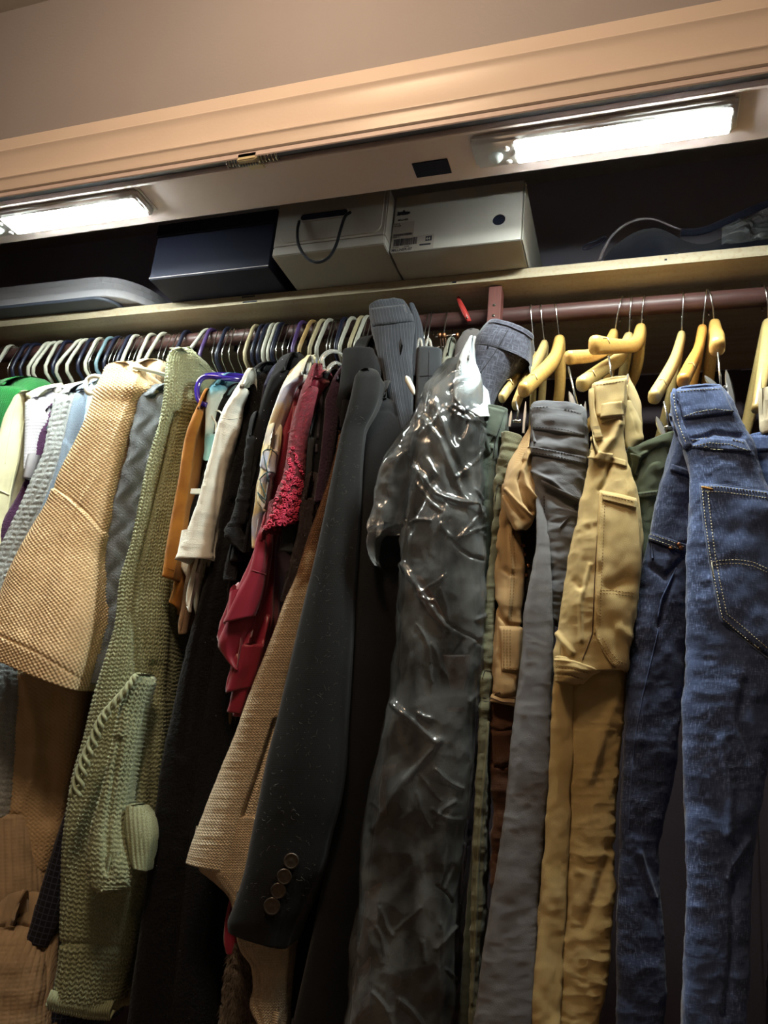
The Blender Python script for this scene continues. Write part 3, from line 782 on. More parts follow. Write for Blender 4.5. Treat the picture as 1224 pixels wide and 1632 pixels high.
# rounded raised panel
def rrect(x0, x1, z0, z1, r, n=6):
    pts = []
    for (cx, cz, a0) in ((x1 - r, z1 - r, 0), (x0 + r, z1 - r, 90), (x0 + r, z0 + r, 180), (x1 - r, z0 + r, 270)):
        for k in range(n + 1):
            a = math.radians(a0 + 90 * k / n); pts.append((cx + r * math.cos(a), cz + r * math.sin(a)))
    return pts
def prism(mb, pts, y0, y1, inset=0.0):
    n = len(pts); c = np.mean(pts, 0)
    V = [(p[0] + (c[0] - p[0]) * inset, y0, p[1] + (c[1] - p[1]) * inset) for p in pts] + [(p[0], y1, p[1]) for p in pts]
    return mb.add(V, [tuple(range(n))] + [(k, k + n, (k + 1) % n + n, (k + 1) % n) for k in range(n)])
prism(MB(), rrect(x0 + .012, x1 - .006, BZ + .024, BZ + .14, .016), yf - .0026, yf + .001, .012).build('front_panel', M['card'], t)
sa, sb = P(478, 350, yf), P(559, 334, yf)
sl = rrect(min(sa[0], sb[0]), max(sa[0], sb[0]), sa[2] - .010, sa[2] + .010, .0098)
prism(MB(), sl, yf - .0045, yf - .0014, .05).build('slot_rim', M['label'], t)
sl2 = rrect(min(sa[0], sb[0]) + .004, max(sa[0], sb[0]) - .004, sa[2] - .0065, sa[2] + .0065, .0064)
prism(MB(), sl2, yf - .0048, yf - .0040).build('slot', M['navybox'], t)
cord = [P(x_, y_, y3) for x_, y_, y3 in ((477, 352, 1.078), (474, 368, 1.073), (476, 390, 1.069), (488, 410, 1.068), (505, 418, 1.068), (523, 411, 1.068), (535, 392, 1.069), (543, 365, 1.071), (550, 345, 1.075), (559, 338, 1.079))]
MB().tube(spline(cord, 6), .0029, 8).build('rope_handle', M['cord'], t, True)
for k in range(4):
    q0 = P(470 + k * 3, 362 + k * 7, yf); MB().box((q0[0], yf - .0019, q0[2] - .0002), (q0[0] + .045, yf - .0014, q0[2] + .0002)).build('printed_line', M['label'], t)
# navy bin between
t = thing('storage_box', 'dark navy blue flat box beside the white box with the rope handle', 'box', (-.8, 1.3, BZ), None)
MB().box((-.948, 1.117, BZ), (-.6775, 1.46, BZ + .1), .001).build('box_body', M['navybox'], t)
MB().box((-.951, 1.114, BZ + .1005), (-.675, 1.463, BZ + .130), .0015).build('lid', M['navybox'], t)
MB().box((-.948, 1.1155, BZ + .0025), (-.6775, 1.1168, BZ + .0037)).build('painted_edge_highlight', M['edge'], t)  # thin pale strip imitates the highlight along the box's bottom edge
# boards at the left
def slab(name, y0, y1, x0, x1, z0, z1, r, mat, par=None):
    n = 8; pts = [(x0, y1), (x0, y0)]
    for k in range(n + 1):
        a = -math.pi / 2 + math.pi / 2 * k / n; pts.append((x1 - r + r * math.cos(a), y0 + r + r * math.sin(a)))
    pts.append((x1, y1)); m = len(pts); e = .0015
    V = [(x, y, z0) for x, y in pts] + [(x, y, z0 + e) for x, y in pts] + [(x, y, z1 - e) for x, y in pts] + [(x, y, z1) for x, y in pts]
    c = np.array([(x0 + x1) / 2, (y0 + y1) / 2])
    for lay in (0, 3):
        for k in range(m): p = V[lay * m + k]; V[lay * m + k] = (p[0] + np.sign(c[0] - p[0]) * e, p[1] + np.sign(c[1] - p[1]) * e, p[2])
    Fc = [tuple(range(m))[::-1], tuple(3 * m + k for k in range(m))] + [(l * m + k, l * m + (k + 1) % m, (l + 1) * m + (k + 1) % m, (l + 1) * m + k) for l in range(3) for k in range(m)]
    return mk(name, V, Fc, mat, par)
z = BZ + .008
for k, nm in enumerate(('lowest', 'middle', 'topmost')):
    o = slab('foam_board', 1.164 + k * .004, 1.54, -1.9, -1.01 - k * .012, z, z + .0185, .108, M['foam']); z += .0192
    tag(o, '%s of the three pale grey boards stacked at the left end of the shelf' % nm, 'board', 'boards stacked on the shelf')
o = slab('grey_folder', 1.161, 1.53, -1.85, -1.08, BZ, BZ + .0075, .05, M['greyfold']); tag(o, 'flat dark grey folder lying beneath the pale boards', 'folder')
# bag at the right
t = thing('travel_bag', 'dark blue cloth bag with pale curved piping at the right end of the shelf', 'bag', (.1, 1.3, BZ))
top = [(955, 411), (962, 395), (975, 372), (998, 353), (1022, 345), (1045, 346), (1070, 356), (1100, 366), (1140, 362), (1180, 345), (1224, 322), (1290, 292)]
crest = np.array([P(x_, y_, 1.296) for x_, y_ in top]); crest[:, 2] = np.maximum(crest[:, 2], BZ + .003)
cr = spline(crest, 5); nt, ns = len(cr), 15; G = np.zeros((ns, nt, 3))
for j in range(ns):
    a = math.pi * j / (ns - 1)
    hh = cr[:, 2] - BZ
    G[j, :, 0] = cr[:, 0]; G[j, :, 1] = 1.336 - .055 * math.cos(a) * (1 + .3 * np.sin(cr[:, 0] * 40)) + .04 * (j / (ns - 1)); G[j, :, 2] = BZ + .0005 + hh * math.sin(a) ** .55 
G[1:-1, :, 1] += .004 * fbm(G[1:-1, :, 0] / .03, G[1:-1, :, 2] / .03, 3)
UVb = np.stack([G[:, :, 0], G[:, :, 2]], -1)
mkgrid('bag_body', G, M['bag'], t, False, UVb)
k0 = spline(crest[:8], 6); k0[:, 1] = 1.305; k0[:, 2] += .001; MB().tube(k0, np.linspace(.0032, .0015, len(k0)), 8).build('piping', M['edge'], t, True)
st_ = spline([P(x_, y_, 1.285) for x_, y_ in ((1085, 371), (1120, 368), (1160, 352), (1200, 334), (1240, 318))], 5); MB().tube(st_, .009, 8, .5).build('strap', M['bag'], t, True)
lp = spline([P(x_, y_, 1.265) for x_, y_ in ((928, 396), (935, 389), (950, 384), (964, 377), (962, 384), (948, 392), (934, 398), (928, 396))], 4); MB().tube(lp, .0016, 6).build('zipper_pull', M['bag'], t, True)
# crumpled clear plastic
t2 = np.linspace(0, 1, 40); G = np.zeros((26, 40, 3))
for i in range(26):
    yy0 = 349 - 30 * t2; yb = 388 - 6 * t2
    for j in range(40):
        py_ = (yy0[j] + 12) + (yb[j] - yy0[j] - 12) * i / 25; G[i, j] = P(1150 + 90 * t2[j], py_, 1.237)
G[:, :, 1] += .012 * ridge(G[:, :, 0] / .03, G[:, :, 2] / .02, 4) - .006; G[:, :, 2] = np.maximum(G[:, :, 2], BZ + .001)
o = mkgrid('plastic_wrap', G, M['film2'], None, False, np.stack([G[:, :, 0], G[:, :, 2]], -1), False)
sol = o.modifiers.new('s', 'SOLIDIFY'); sol.thickness = .0004
tag(o, 'crumpled clear plastic wrap lying against the dark blue bag', 'plastic wrap')

# ------------------------------------------------------------------ hangers on the rod
ORD = ['first', 'second', 'third', 'fourth', 'fifth', 'sixth', 'seventh', 'eighth', 'ninth', 'tenth', 'eleventh', 'twelfth', 'thirteenth', 'fourteenth', 'fifteenth', 'sixteenth', 'seventeenth', 'eighteenth', 'nineteenth', 'twentieth', 'twenty-first', 'twenty-second', 'twenty-third', 'twenty-fourth', 'twenty-fifth', 'twenty-sixth', 'twenty-seventh', 'twenty-eighth', 'twenty-ninth', 'thirtieth', 'thirty-first']
def hook_path(R, neck_z, lean=0.0, sk=0.0, n=16):
    """from the open tip behind the rod over its top, down its front to the neck; x=0"""
    p = []
    for k in range(n + 1):
        a = math.radians(-20 + 195 * k / n)
        p.append((0, RY + R * math.cos(a), RZ + .0165 + .003 - R + R * math.sin(a) + .0))
    y0, z0 = p[-1][1], p[-1][2]
    p += [(0, y0 - .004, z0 - .014), (0, y0 - .010, z0 - .034), (0, y0 - .014, z0 - .054), (0, y0 - .008, z0 - .068), (0, RY - .012, z0 - .080), (0, RY - .001, z0 - .092), (0, RY, neck_z - .012)]
    p = np.array(p); p[:, 0] += lean * (p[:, 2] - RZ); return p
def body_path(kind, neck_z, reach=.19, drop=.075):
    s = []
    for u_ in np.linspace(-1, 1, 17):
        y = RY + reach * u_; z_ = neck_z - drop * (abs(u_) ** .9) * (1 if abs(u_) > .05 else .3)
        s.append((0, y, z_))
    return np.array(s)
protos = {}
def hanger(px, py, kind, mat, label, lean=0.0, grp=None, tube_r=None, reach=.125):
    x = P(px, py, RY - .012)[0]
    t = thing({'p': 'plastic_hanger', 'w': 'wire_hanger'}[kind], label, 'hanger', (x, RY, RZ), grp)
    r = tube_r or (.0042 if kind == 'p' else .0013)
    R = .027 if kind == 'p' else .025; nz = 1.775 if kind == 'p' else 1.772
    key = (kind, lean, r, reach)
    if key not in protos:
        hp = hook_path(R, nz, lean); bp = body_path(kind, nz, reach, .11); bp[:, 0] += hp[-1, 0]
        protos[key] = (hp - [0, RY, RZ], bp - [0, RY, RZ])
    hp, bp = protos[key]
    MB().tube(hp + [x, RY, RZ], r, 7, up=(1, 0, 0)).build('hook', mat, t, True)
    lower = bp[[0, -1]] + [x, RY, RZ - .012]
    full = np.concatenate([bp + [x, RY, RZ], [bp[-1] + [x, RY + .006, RZ - .010]], lower[::-1], [bp[0] + [x, RY - .006, RZ - .010]], [bp[0] + [x, RY, RZ]]])
    MB().tube(full, r if kind == 'p' else .0016, 6, up=(1, 0, 0)).build('shoulder_frame', mat, t, True)
    return t
count = {}
def hl(kind, mats):
    for (px, py, mk_, lean) in mats:
        nm, mat = mk_
        count[nm] = count.get(nm, 0) + 1
        hanger(px, py, kind, mat, '%s hanger hook, %s such hook from the left end of the rod' % (nm, ORD[count[nm] - 1]), lean, 'hangers on the clothes rod')
Wp = ('white plastic', M['white_pl']); Np_ = ('dark navy plastic', M['navy_pl']); Cp = ('cream plastic', M['cream_pl']); Yp = ('tan plastic', M['yellow_pl'])
Pp = ('purple plastic', M['dpurple_pl']); Tp = ('grey teal plastic', M['teal_pl']); Wr = ('bare steel wire', M['chrome'])
hl('p', [(20, 545, Wp, 0), (48, 540, Np_, 0), (60, 540, Np_, 0), (79, 541, Wp, .2), (87, 541, Wp, .2), (99, 540, Wp, 0), (110, 540, Np_, 0), (129, 538, Wp, .35), (138, 537, Wp, .15), (149, 537, Np_, 0),
         (161, 535, Wp, 0), (178, 533, Tp, 0), (190, 533, Np_, 0), (211, 530, Np_, 0), (219, 529, Wp, 0), (244, 526, Wp, 0), (262, 522, Wp, .15), (300, 520, Np_, 0), (330, 517, Wp, .3), (340, 515, Pp, 0), (366, 515, Np_, 0),
         (410, 512, Cp, 0), (421, 511, Np_, 0), (430, 510, Np_, 0), (438, 510, Wp, 0), (446, 509, Wp, 0), (452, 508, Np_, 0), (484, 506, Pp, 0), (499, 504, Yp, .1), (515, 503, Cp, .1), (526, 502, Wp, .1), (551, 501, Np_, 0),
         (562, 498, Wp, .1), (577, 497, Cp, .1), (586, 496, Wp, .1)])
hl('w', [(9, 549, Wr, 0), (23, 549, Wr, .1), (38, 548, Wr, 0), (165, 536, Wr, 0), (196, 534, Wr, 0), (203, 533, Wr, 0), (227, 530, Wr, 0), (235, 529, Wr, 0), (270, 526, Wr, -.1), (281, 525, Wr, 0), (290, 524, Wr, 0), (300, 523, Wr, 0),
         (324, 521, Wr, 0), (354, 517, Wr, -.1), (373, 516, Wr, 0), (380, 515, Wr, -.1), (398, 514, Wr, 0), (457, 509, Wr, 0), (467, 508, Wr, 0), (476, 507, Wr, 0), (508, 504, Wr, 0), (536, 501, Wr, 0), (541, 501, Wr, 0), (590, 498, Wr, 0), (597, 496, Wr, 0),
         (604, 495, Wr, 0)])

# ================================================================== clothes, from the left end of the rod to the right
def PP(px, py, y): return P(px, py, y + DY)
def garment(name, label, cat, px, py, Y=1.0, group='clothes hanging on the rod'):
    p = P(px, py, RY); return thing(name, label, cat, (p[0], RY, p[2]), group)
BD = .0011
# 1 green top
M['green'] = fab('bright_green_knit', (30, 118, 54), 'stitch', lam=.004, bd=.0006)
t = garment('green_sweater', 'bright green knit sweater at the far left end of the rod', 'sweater', 10, 620)
loft('body', [(628, -30, 40), (660, -40, 30), (700, -45, 14), (760, -60, -5), (900, -80, -20)], M['green'], t, Y=1.02, slant=.03, D=.24, cap=14, folds=[('v', .004, .03, 6, 1)])
# 2 cream cardigan
M['cream'] = fab('pale_olive_cream_jersey', (205, 204, 170), 'weave', var=.08)
t = garment('cream_cardigan', 'pale cream cardigan with a piped front edge beside the bright green sweater', 'cardigan', 60, 640)
b = loft('body', [(634, 20, 58), (650, 12, 50), (672, 3, 42), (700, -4, 37), (740, -10, 30), (790, -20, 18), (850, -34, 8), (950, -60, -6)], M['cream'], t, Y=.985, slant=.04, D=.26, cap=11, rise=.02, folds=[('v', .003, .03, 8, 2), ('w', .001, .03, 4)])
seam('front_piping', b, [[(50, 637), (44, 652), (38, 672), (33, 700), (27, 735), (16, 785), (8, 840)]], M['cream'], t, r=.0016)
seam('shoulder_seam', b, [[(30, 632), (22, 660), (14, 700), (8, 740)]], M['cream'], t, r=.0007)
seam('cuff_seam', b, [[(-8, 780), (2, 783), (14, 789)]], M['cream'], t, r=.002)
mb = MB().tube(spline([PP(44, 634, .995), PP(62, 625, 1.02), PP(82, 620, 1.06), PP(98, 617, 1.10)], 5), [.010] * 15 + [.0105], 10, .55)
mb.build('shoulder', M['cream'], t, True)
hk = thing('plastic_hanger', 'flat pale plastic hanger arm showing above the cream cardigan shoulder', 'hanger', PP(95, 620, 1.08), 'hangers on the clothes rod')
MB().tube(spline([PP(52, 628, 1.02), PP(92, 620, 1.06), PP(130, 612, 1.12), PP(172, 602, RY - DY)], 4), .0065, 8, .45).build('arm', M['white_pl2'], hk, True)
MB().lathe(PP(91, 622, 1.05), (0, -1, .2), [(.009, -.004), (.010, 0), (.009, .004), (.003, .005)], 14).build('notch_knob', M['white_pl2'], hk, True)
# 3 white ribbed knit
M['whiteknit'] = fab('white_ribbed_knit', (176, 176, 184), 'smooth', var=.08)
t = garment('white_sweater', 'white horizontally ribbed knit sweater shoulder beside the cream cardigan', 'sweater', 60, 650)
loft('body', [(645, 41, 80), (665, 40, 79), (700, 39, 69), (740, 38, 58), (762, 39, 48)], M['whiteknit'], t, Y=1.0, slant=.03, D=.25, cap=13, res=1.6, folds=[('k', 'hrib', .0016), ('v', .002, .02, 6, 3)])
# 4 dark grey, 5 purple
M['charcoal'] = fab('charcoal_fleece', (62, 66, 74), 'weave', fuzz=1)
t = garment('charcoal_top', 'charcoal grey top between the cream cardigan and the dark purple knit', 'top', 30, 750)
loft('body', [(690, 22, 48), (740, 14, 44), (800, 0, 36), (860, -14, 22), (960, -35, 0)], M['charcoal'], t, Y=1.03, slant=.03, D=.22, cap=8, folds=[('v', .002, .02, 6, 4), ('h', .0015, .02, 2, 4)])
M['plum'] = fab('dark_purple_boucle', (74, 40, 78), 'boucle', bd=.0012)
t = garment('purple_sweater', 'thin strip of dark purple knit sweater left of the chunky pale grey one', 'sweater', 75, 680)
loft('body', [(662, 64, 84), (700, 58, 78), (740, 48, 68), (780, 33, 57), (830, 5, 40), (880, -15, 20), (960, -40, 0)], M['plum'], t, Y=1.015, slant=.02, D=.25, cap=8, folds=[('k', 'bobble', .0012)])
# 6 chunky pale grey
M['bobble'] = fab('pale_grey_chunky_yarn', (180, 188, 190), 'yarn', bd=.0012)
t = garment('chunky_sweater', 'pale grey chunky textured knit sweater with a rounded shoulder', 'sweater', 110, 640)
loft('body', [(641, 88, 128), (680, 79, 117), (720, 72, 108), (760, 56, 98), (800, 39, 84), (850, 15, 66), (900, -8, 52), (1000, -34, 40), (1100, -45, 38), (1200, -55, 30), (1300, -70, 15)], M['bobble'], t, Y=.995, slant=.03, D=.25, cap=16, res=1.7, folds=[('k', 'bobble', .0034), ('v', .004, .04, 6, 5)])
# 7 blue grey knit, 8 light blue
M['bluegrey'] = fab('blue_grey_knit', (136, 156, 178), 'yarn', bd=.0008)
t = garment('blue_sweater', 'dusty blue-grey fine knit sweater between the chunky pale one and the tan one', 'sweater', 130, 650)
b = loft('body', [(634, 118, 146), (660, 111, 142), (700, 102, 132), (740, 92, 124), (780, 78, 112), (820, 62, 96), (860, 48, 84), (920, 30, 64), (1000, 5, 40)], M['bluegrey'], t, Y=1.0, slant=.03, D=.25, cap=12, res=1.6, folds=[('k', 'fine', .0014), ('v', .002, .03, 6, 6), ('s', [(102, 700), (112, 712), (122, 716)], 3, .0012, 12)])
M['skyblue'] = fab('sky_blue_cotton', (160, 196, 226), 'smooth', blot=(90, .52, (206, 220, 232)))
t = garment('blue_blouse', 'sliver of light sky blue blouse tucked beside the tan waffle sweater', 'blouse', 148, 620)
loft('body', [(618, 141, 160), (640, 137, 154), (665, 134, 146), (720, 120, 134), (800, 90, 110)], M['skyblue'], t, Y=1.01, slant=.02, D=.24, cap=8, folds=[('v', .002, .015, 6, 6)])
hk = thing('plastic_hanger', 'white plastic hanger whose looped end shows beneath the tan waffle sweater', 'hanger', PP(165, 610, 1.0), 'hangers on the clothes rod')
lp = [PP(175, 606, .975), PP(160, 601, .972), PP(148, 600, .97), PP(139, 606, .97), PP(137, 618, .97), PP(141, 627, .975), PP(149, 625, .985), PP(154, 617, .99)]
MB().tube(spline(lp, 5), .0046, 8).build('arm_end_loop', M['white_pl2'], hk, True)
MB().tube(spline([PP(212, 585, .985), PP(240, 591, 1.01), PP(262, 597, 1.04), PP(285, 600, 1.08)], 5), .0042, 8).build('arm', M['white_pl2'], hk, True)

# 9 tan waffle sweater
M['tan'] = fab('tan_waffle_knit', (208, 182, 144), 'smooth', rgb2=(198, 171, 132), bd=.0002)
t = garment('waffle_sweater', 'large tan waffle-knit sweater with a wide hanging sleeve', 'sweater', 200, 590)
foldsT = [('k', 'waffle', .0036), ('v', .004, .05, 5, 7), ('c', [(222, 590), (205, 640), (188, 680), (160, 750), (118, 812), (98, 850)], 4, .0022), ('c', [(232, 600), (222, 650), (196, 740), (186, 800)], 9, -.004),
          ('s', [(86, 776), (110, 792), (140, 818), (163, 846)], 5, .0016, 14), ('c', [(86, 776), (110, 792), (140, 818), (163, 846)], 2.2, -.003), ('c', [(-10, 1008), (60, 1040), (128, 1082)], 2.5, -.0022), ('c', [(118, 812), (70, 930), (40, 1000)], 12, -.003)]
sl = loft('sleeve', [(166, 596, 232, 600), (155, 622, 240, 622), (148, 646, 222, 648), (137, 676, 213, 678), (100, 755, 192, 757), (78, 806, 178, 812), (58, 840, 168, 856), (36, 878, 160, 892), (18, 915, 157, 932), (2, 955, 153, 985), (-18, 985, 144, 1030), (-30, 1010, 134, 1065), (-40, 1030, 124, 1100)],
          M['tan'], t, Y=.955, slant=.045, D=.13, bulge=.5, cap=22, res=1.2, rise=.0, folds=foldsT, thick=.006,
          Ys=[.975, .97, .965, .96, .955, .95, .945, .94, .935, .93, .925, .92, .92])
loft('body', [(186, 600, 245, 604), (180, 640, 240, 645), (150, 720, 215, 722), (120, 800, 185, 805), (60, 920, 168, 924), (5, 1010, 160, 1014), (-20, 1090, 142, 1093), (-40, 1200, 124, 1206), (-50, 1268, 106, 1278), (-55, 1320, 94, 1345), (-60, 1352, 84, 1385), (-62, 1372, 77, 1412)],
     M['tan'], t, Y=1.04, slant=.04, D=.24, bulge=.45, cap=16, res=2.0, folds=[('k', 'waffle', .0034), ('v', .008, .05, 7, 9), ('c', [(40, 1080), (58, 1160), (52, 1240), (30, 1290)], 9, .008), ('c', [(85, 1080), (75, 1200), (80, 1300)], 16, -.010), ('c', [(-20, 1355), (30, 1372), (80, 1395)], 2.5, -.002), ('c', [(30, 1180), (12, 1260), (0, 1330)], 1.6, -.002)], thick=.006)
# corduroy-like waffle shirt at bottom left
M['cord2'] = fab('beige_ribbed_thermal_knit', (186, 164, 134), 'smooth', bd=.0002)
t = garment('thermal_shirt', 'beige rib-textured thermal shirt below the tan waffle sweater', 'shirt', 20, 1500)
loft('body', [(1300, -70, 50), (1380, -70, 56), (1420, -70, 60), (1470, -70, 58), (1530, -70, 46), (1560, -75, 30), (1700, -80, 20)], M['cord2'], t, Y=1.02, slant=.03, D=.2, cap=6, res=1.8, folds=[('k', 'wafflecord', .0032), ('v', .006, .04, 5, 10)])
loft('sleeve', [(1500, -20, 62), (1530, -40, 74), (1600, -60, 75), (1700, -70, 72)], M['cord2'], t, Y=.985, slant=.03, D=.03, cap=24, res=1.8, folds=[('k', 'wafflecord', .0032), ('v', .005, .04, 5, 11), ('h', .004, .03, 3, 12)])

# 10 grey cable knit
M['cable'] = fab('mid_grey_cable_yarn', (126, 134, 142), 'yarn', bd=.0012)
t = garment('cable_sweater', 'mid grey cable-knit sweater between the tan and sage green knits', 'sweater', 240, 640)
loft('body', [(644, 222, 268), (680, 212, 266), (720, 204, 258), (760, 192, 250), (800, 180, 240), (850, 168, 228), (900, 162, 214), (950, 156, 204), (1000, 152, 196), (1050, 150, 186), (1090, 148, 166)], M['cable'], t, Y=1.0, slant=.05, D=.25, cap=17, res=1.7, folds=[('k', 'cable', .0055), ('v', .004, .03, 6, 13)])
# 11 checked navy
M['grid'] = fab('navy_checked_cotton', (24, 26, 40), 'grid')
t = garment('checked_shirt', 'narrow navy shirt with a faint pale check, left of the sage cardigan', 'shirt', 150, 1200)
loft('body', [(860, 190, 220), (950, 178, 212), (1050, 160, 200), (1150, 138, 180), (1250, 116, 160), (1330, 96, 140), (1420, 70, 122), (1470, 50, 116), (1530, 60, 110), (1660, 60, 110)], M['grid'], t, Y=1.03, slant=.03, D=.25, cap=6, folds=[('v', .004, .02, 6, 14)])
loft('sleeve', [(92, 1330, 116, 1334), (70, 1400, 106, 1408), (50, 1465, 92, 1475), (40, 1500, 76, 1508)], M['grid'], t, Y=1.0, slant=.02, D=.05, cap=6, folds=[('v', .003, .02, 4, 15)])

# 12 sage cardigan
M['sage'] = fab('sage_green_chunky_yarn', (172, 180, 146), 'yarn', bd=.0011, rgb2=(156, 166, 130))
t = garment('sage_cardigan', 'long sage green chunky open-knit cardigan on the left half of the rod', 'cardigan', 290, 570)
K = ('k', 'chunky', .0040)
body = loft('body', [(268, 578, 312, 580), (265, 602, 315, 602), (262, 643, 309, 643), (254, 680, 293, 680), (237, 741, 284, 741), (223, 807, 278, 807), (208, 872, 270, 872), (192, 925, 266, 925), (185, 993, 265, 993), (172, 1045, 262, 1045), (154, 1103, 260, 1103), (137, 1182, 258, 1182), (115, 1261, 253, 1261), (103, 1357, 244, 1357), (100, 1443, 226, 1450), (99, 1505, 212, 1512), (95, 1560, 198, 1560), (84, 1592, 188, 1592), (76, 1602, 170, 1616)],
            M['sage'], t, Y=.965, slant=.06, D=.22, bulge=.5, cap=25, res=1.55, rise=0, thick=.008,
            folds=[K, ('v', .006, .045, 6, 16), ('c', [(280, 660), (262, 740), (240, 830), (222, 900), (214, 980), (217, 1080)], 4, -.009), ('c', [(300, 640), (278, 760), (255, 900), (245, 1050)], 13, .004), ('c', [(245, 1060), (240, 1300), (215, 1450)], 8, -.006),
                   ('c', [(97, 1502), (150, 1504), (205, 1508)], 5, -.003)])
# front band, rolled edge and the hanging sleeve
K2 = ('k', 'rib', .0022)
loft('sleeve', [(208, 1086, 236, 1090), (196, 1120, 226, 1124), (186, 1170, 216, 1174), (172, 1230, 206, 1232), (156, 1290, 200, 1294), (146, 1330, 204, 1340), (142, 1375, 210, 1380), (146, 1405, 206, 1404), (160, 1420, 200, 1412)], M['sage'], t, Y=.915, slant=.03, D=.028, bulge=.5, cap=14, res=1.6, rise=0, thick=.006,
     folds=[K, ('c', [(190, 1180), (178, 1260), (170, 1330), (172, 1385)], 5, -.006), ('v', .004, .03, 4, 17)])
loft('cuff', [(202, 1288, 232, 1292), (200, 1308, 240, 1306), (202, 1335, 243, 1332), (207, 1362, 238, 1362), (212, 1384, 232, 1388)], M['sage'], t, Y=.935, slant=.02, D=.022, bulge=.6, cap=8, res=1.5, rise=0, thick=.005, folds=[K2])
pts = spline([PP(x_, y_, yy) for x_, y_, yy in ((217, 1076, .915), (206, 1092, .908), (190, 1112, .902), (172, 1132, .898), (160, 1152, .896), (150, 1178, .896), (138, 1205, .895), (128, 1235, .895), (120, 1268, .897))], 7)
mb = MB(); n_ = len(pts); tt = np.linspace(0, 1, n_)
for k in range(3):
    a = 2 * math.pi * (tt * 5 + k / 3); w_ = .003 + .006 * tt
    mb.tube(pts + np.stack([w_ * np.cos(a), .003 * np.sin(a), .35 * w_ * np.sin(a)], -1), .0034, 6)
mb.build('braided_edge', M['sage'], t, True)
mb = MB()
for k in range(26):
    x_ = 80 + 96 * k / 25; y_ = 1600 + 16 * math.sin(k / 25 * 1.5); q = PP(x_, y_, .95 + .05 * k / 25); mb.tube([q + [0, 0, .018], q + [-.001, -.004, .006], q + [.001, -.002, -.006], q + [.002, .004, .004]], .0028, 5)
mb.build('hem_frill', M['sage'], t, True)
# purple hanger
hk = thing('plastic_hanger', 'glossy purple plastic hanger with a looped end right of the sage cardigan', 'hanger', PP(350, 605, 1.0), 'hangers on the clothes rod')
MB().tube(spline([PP(392, 606, 1.03), PP(360, 603, 1.0), PP(332, 600, .985), PP(319, 606, .98), PP(314, 622, .978), PP(318, 640, .98), PP(330, 646, .985)], 6), .0052, 8).build('arm_end_loop', M['purple_pl'], hk, True)
MB().tube(spline([PP(395, 600, 1.05), PP(360, 597, 1.02), PP(330, 598, .99), PP(318, 606, .982)], 6), .0042, 8).build('arm', M['purple_pl'], hk, True)
# clear hanger end

# 13 rust top
M['rust'] = fab('rust_brown_jersey', (176, 118, 46), 'weave', rgb2=(150, 96, 38), var=.1)
t = garment('rust_top', 'rusty mustard brown top right of the sage green cardigan', 'top', 310, 690)
b = loft('body', [(664, 316, 330), (703, 306, 326), (760, 298, 316), (850, 286, 304), (909, 278, 299), (945, 272, 293), (268, 960, 286, 980)], M['rust'], t, Y=1.0, slant=.03, D=.2, cap=10, thick=.004, folds=[('v', .003, .02, 6, 20)])
b2 = loft('sleeve', [(662, 310, 323), (698, 295, 313), (754, 286, 304), (806, 276, 297), (870, 265, 288), (258, 918, 276, 924)], M['rust'], t, Y=.965, slant=.02, D=.04, cap=10, thick=.004, folds=[('v', .002, .02, 6, 21)])
seam('cuff_seam', b2, [[(261, 904), (268, 906), (277, 909)]], M['rust'], t, r=.0008)
seam('shoulder_seam', b2, [[(297, 697), (304, 698), (312, 699)]], M['rust'], t, r=.0009)
# 14 tie-dye
M['tiedye'] = fab('teal_and_white_dyed_cotton', (200, 214, 214), 'smooth', grad=[(0.0, (70, 120, 140)), (.014, (90, 140, 156)), (.03, (190, 206, 206)), (.08, (196, 208, 206)), (.11, (120, 172, 178)), (.14, (150, 196, 196))])
t = garment('dyed_top', 'white and teal tie-dyed top on a small hanger behind the white shirt', 'top', 345, 630)
loft('body', [(627, 330, 363), (640, 328, 358), (655, 327, 351), (680, 326, 345), (715, 325, 338), (733, 325, 331)], M['tiedye'], t, Y=.985, slant=.03, D=.2, cap=14, folds=[('v', .002, .015, 6, 22)])
# 15 black striped top
M['black'] = fab('black_jersey', (12, 13, 17), 'weave', sheen=.05); M['black2'] = fab('soft_black_wool', (14, 15, 19), 'boucle', bd=.0010, sheen=.05)
t = garment('jersey_top', 'black top with a white tag between the tie-dyed top and the white shirt', 'top', 350, 700)
b = loft('body', [(640, 348, 374), (700, 336, 364), (760, 320, 348), (800, 306, 334), (835, 298, 320), (900, 290, 310)], M['black'], t, Y=1.0, slant=.03, D=.2, cap=10, folds=[('v', .003, .02, 6, 23)])
MB().box(PP(304, 787, .972) - [.0, .002, .0], PP(320, 779, .972) + [0, .004, 0]).build('white_tag', M['white_pl2'], t)
hk = thing('plastic_hanger', 'small white plastic hanger end poking out beside the tie-dyed top', 'hanger', PP(350, 670, .97), 'hangers on the clothes rod')
MB().tube(spline([PP(341, 657, 1.0), PP(348, 655, .995), PP(354, 661, .99), PP(351, 674, .988), PP(347, 686, .988)], 6), .0016, 7).build('arm_end_loop', M['white_pl2'], hk, True)
MB().tube(spline([PP(341, 657, 1.0), PP(338, 664, .992), PP(344, 675, .986), PP(343, 688, .985)], 6), .0022, 7, .6).build('notch', M['white_pl2'], hk, True)
MB().tube(spline([PP(350, 625, 1.02), PP(365, 617, 1.05), PP(385, 612, 1.09), PP(400, 608, 1.12)], 5), .0042, 8).build('arm', M['white_pl2'], hk, True)
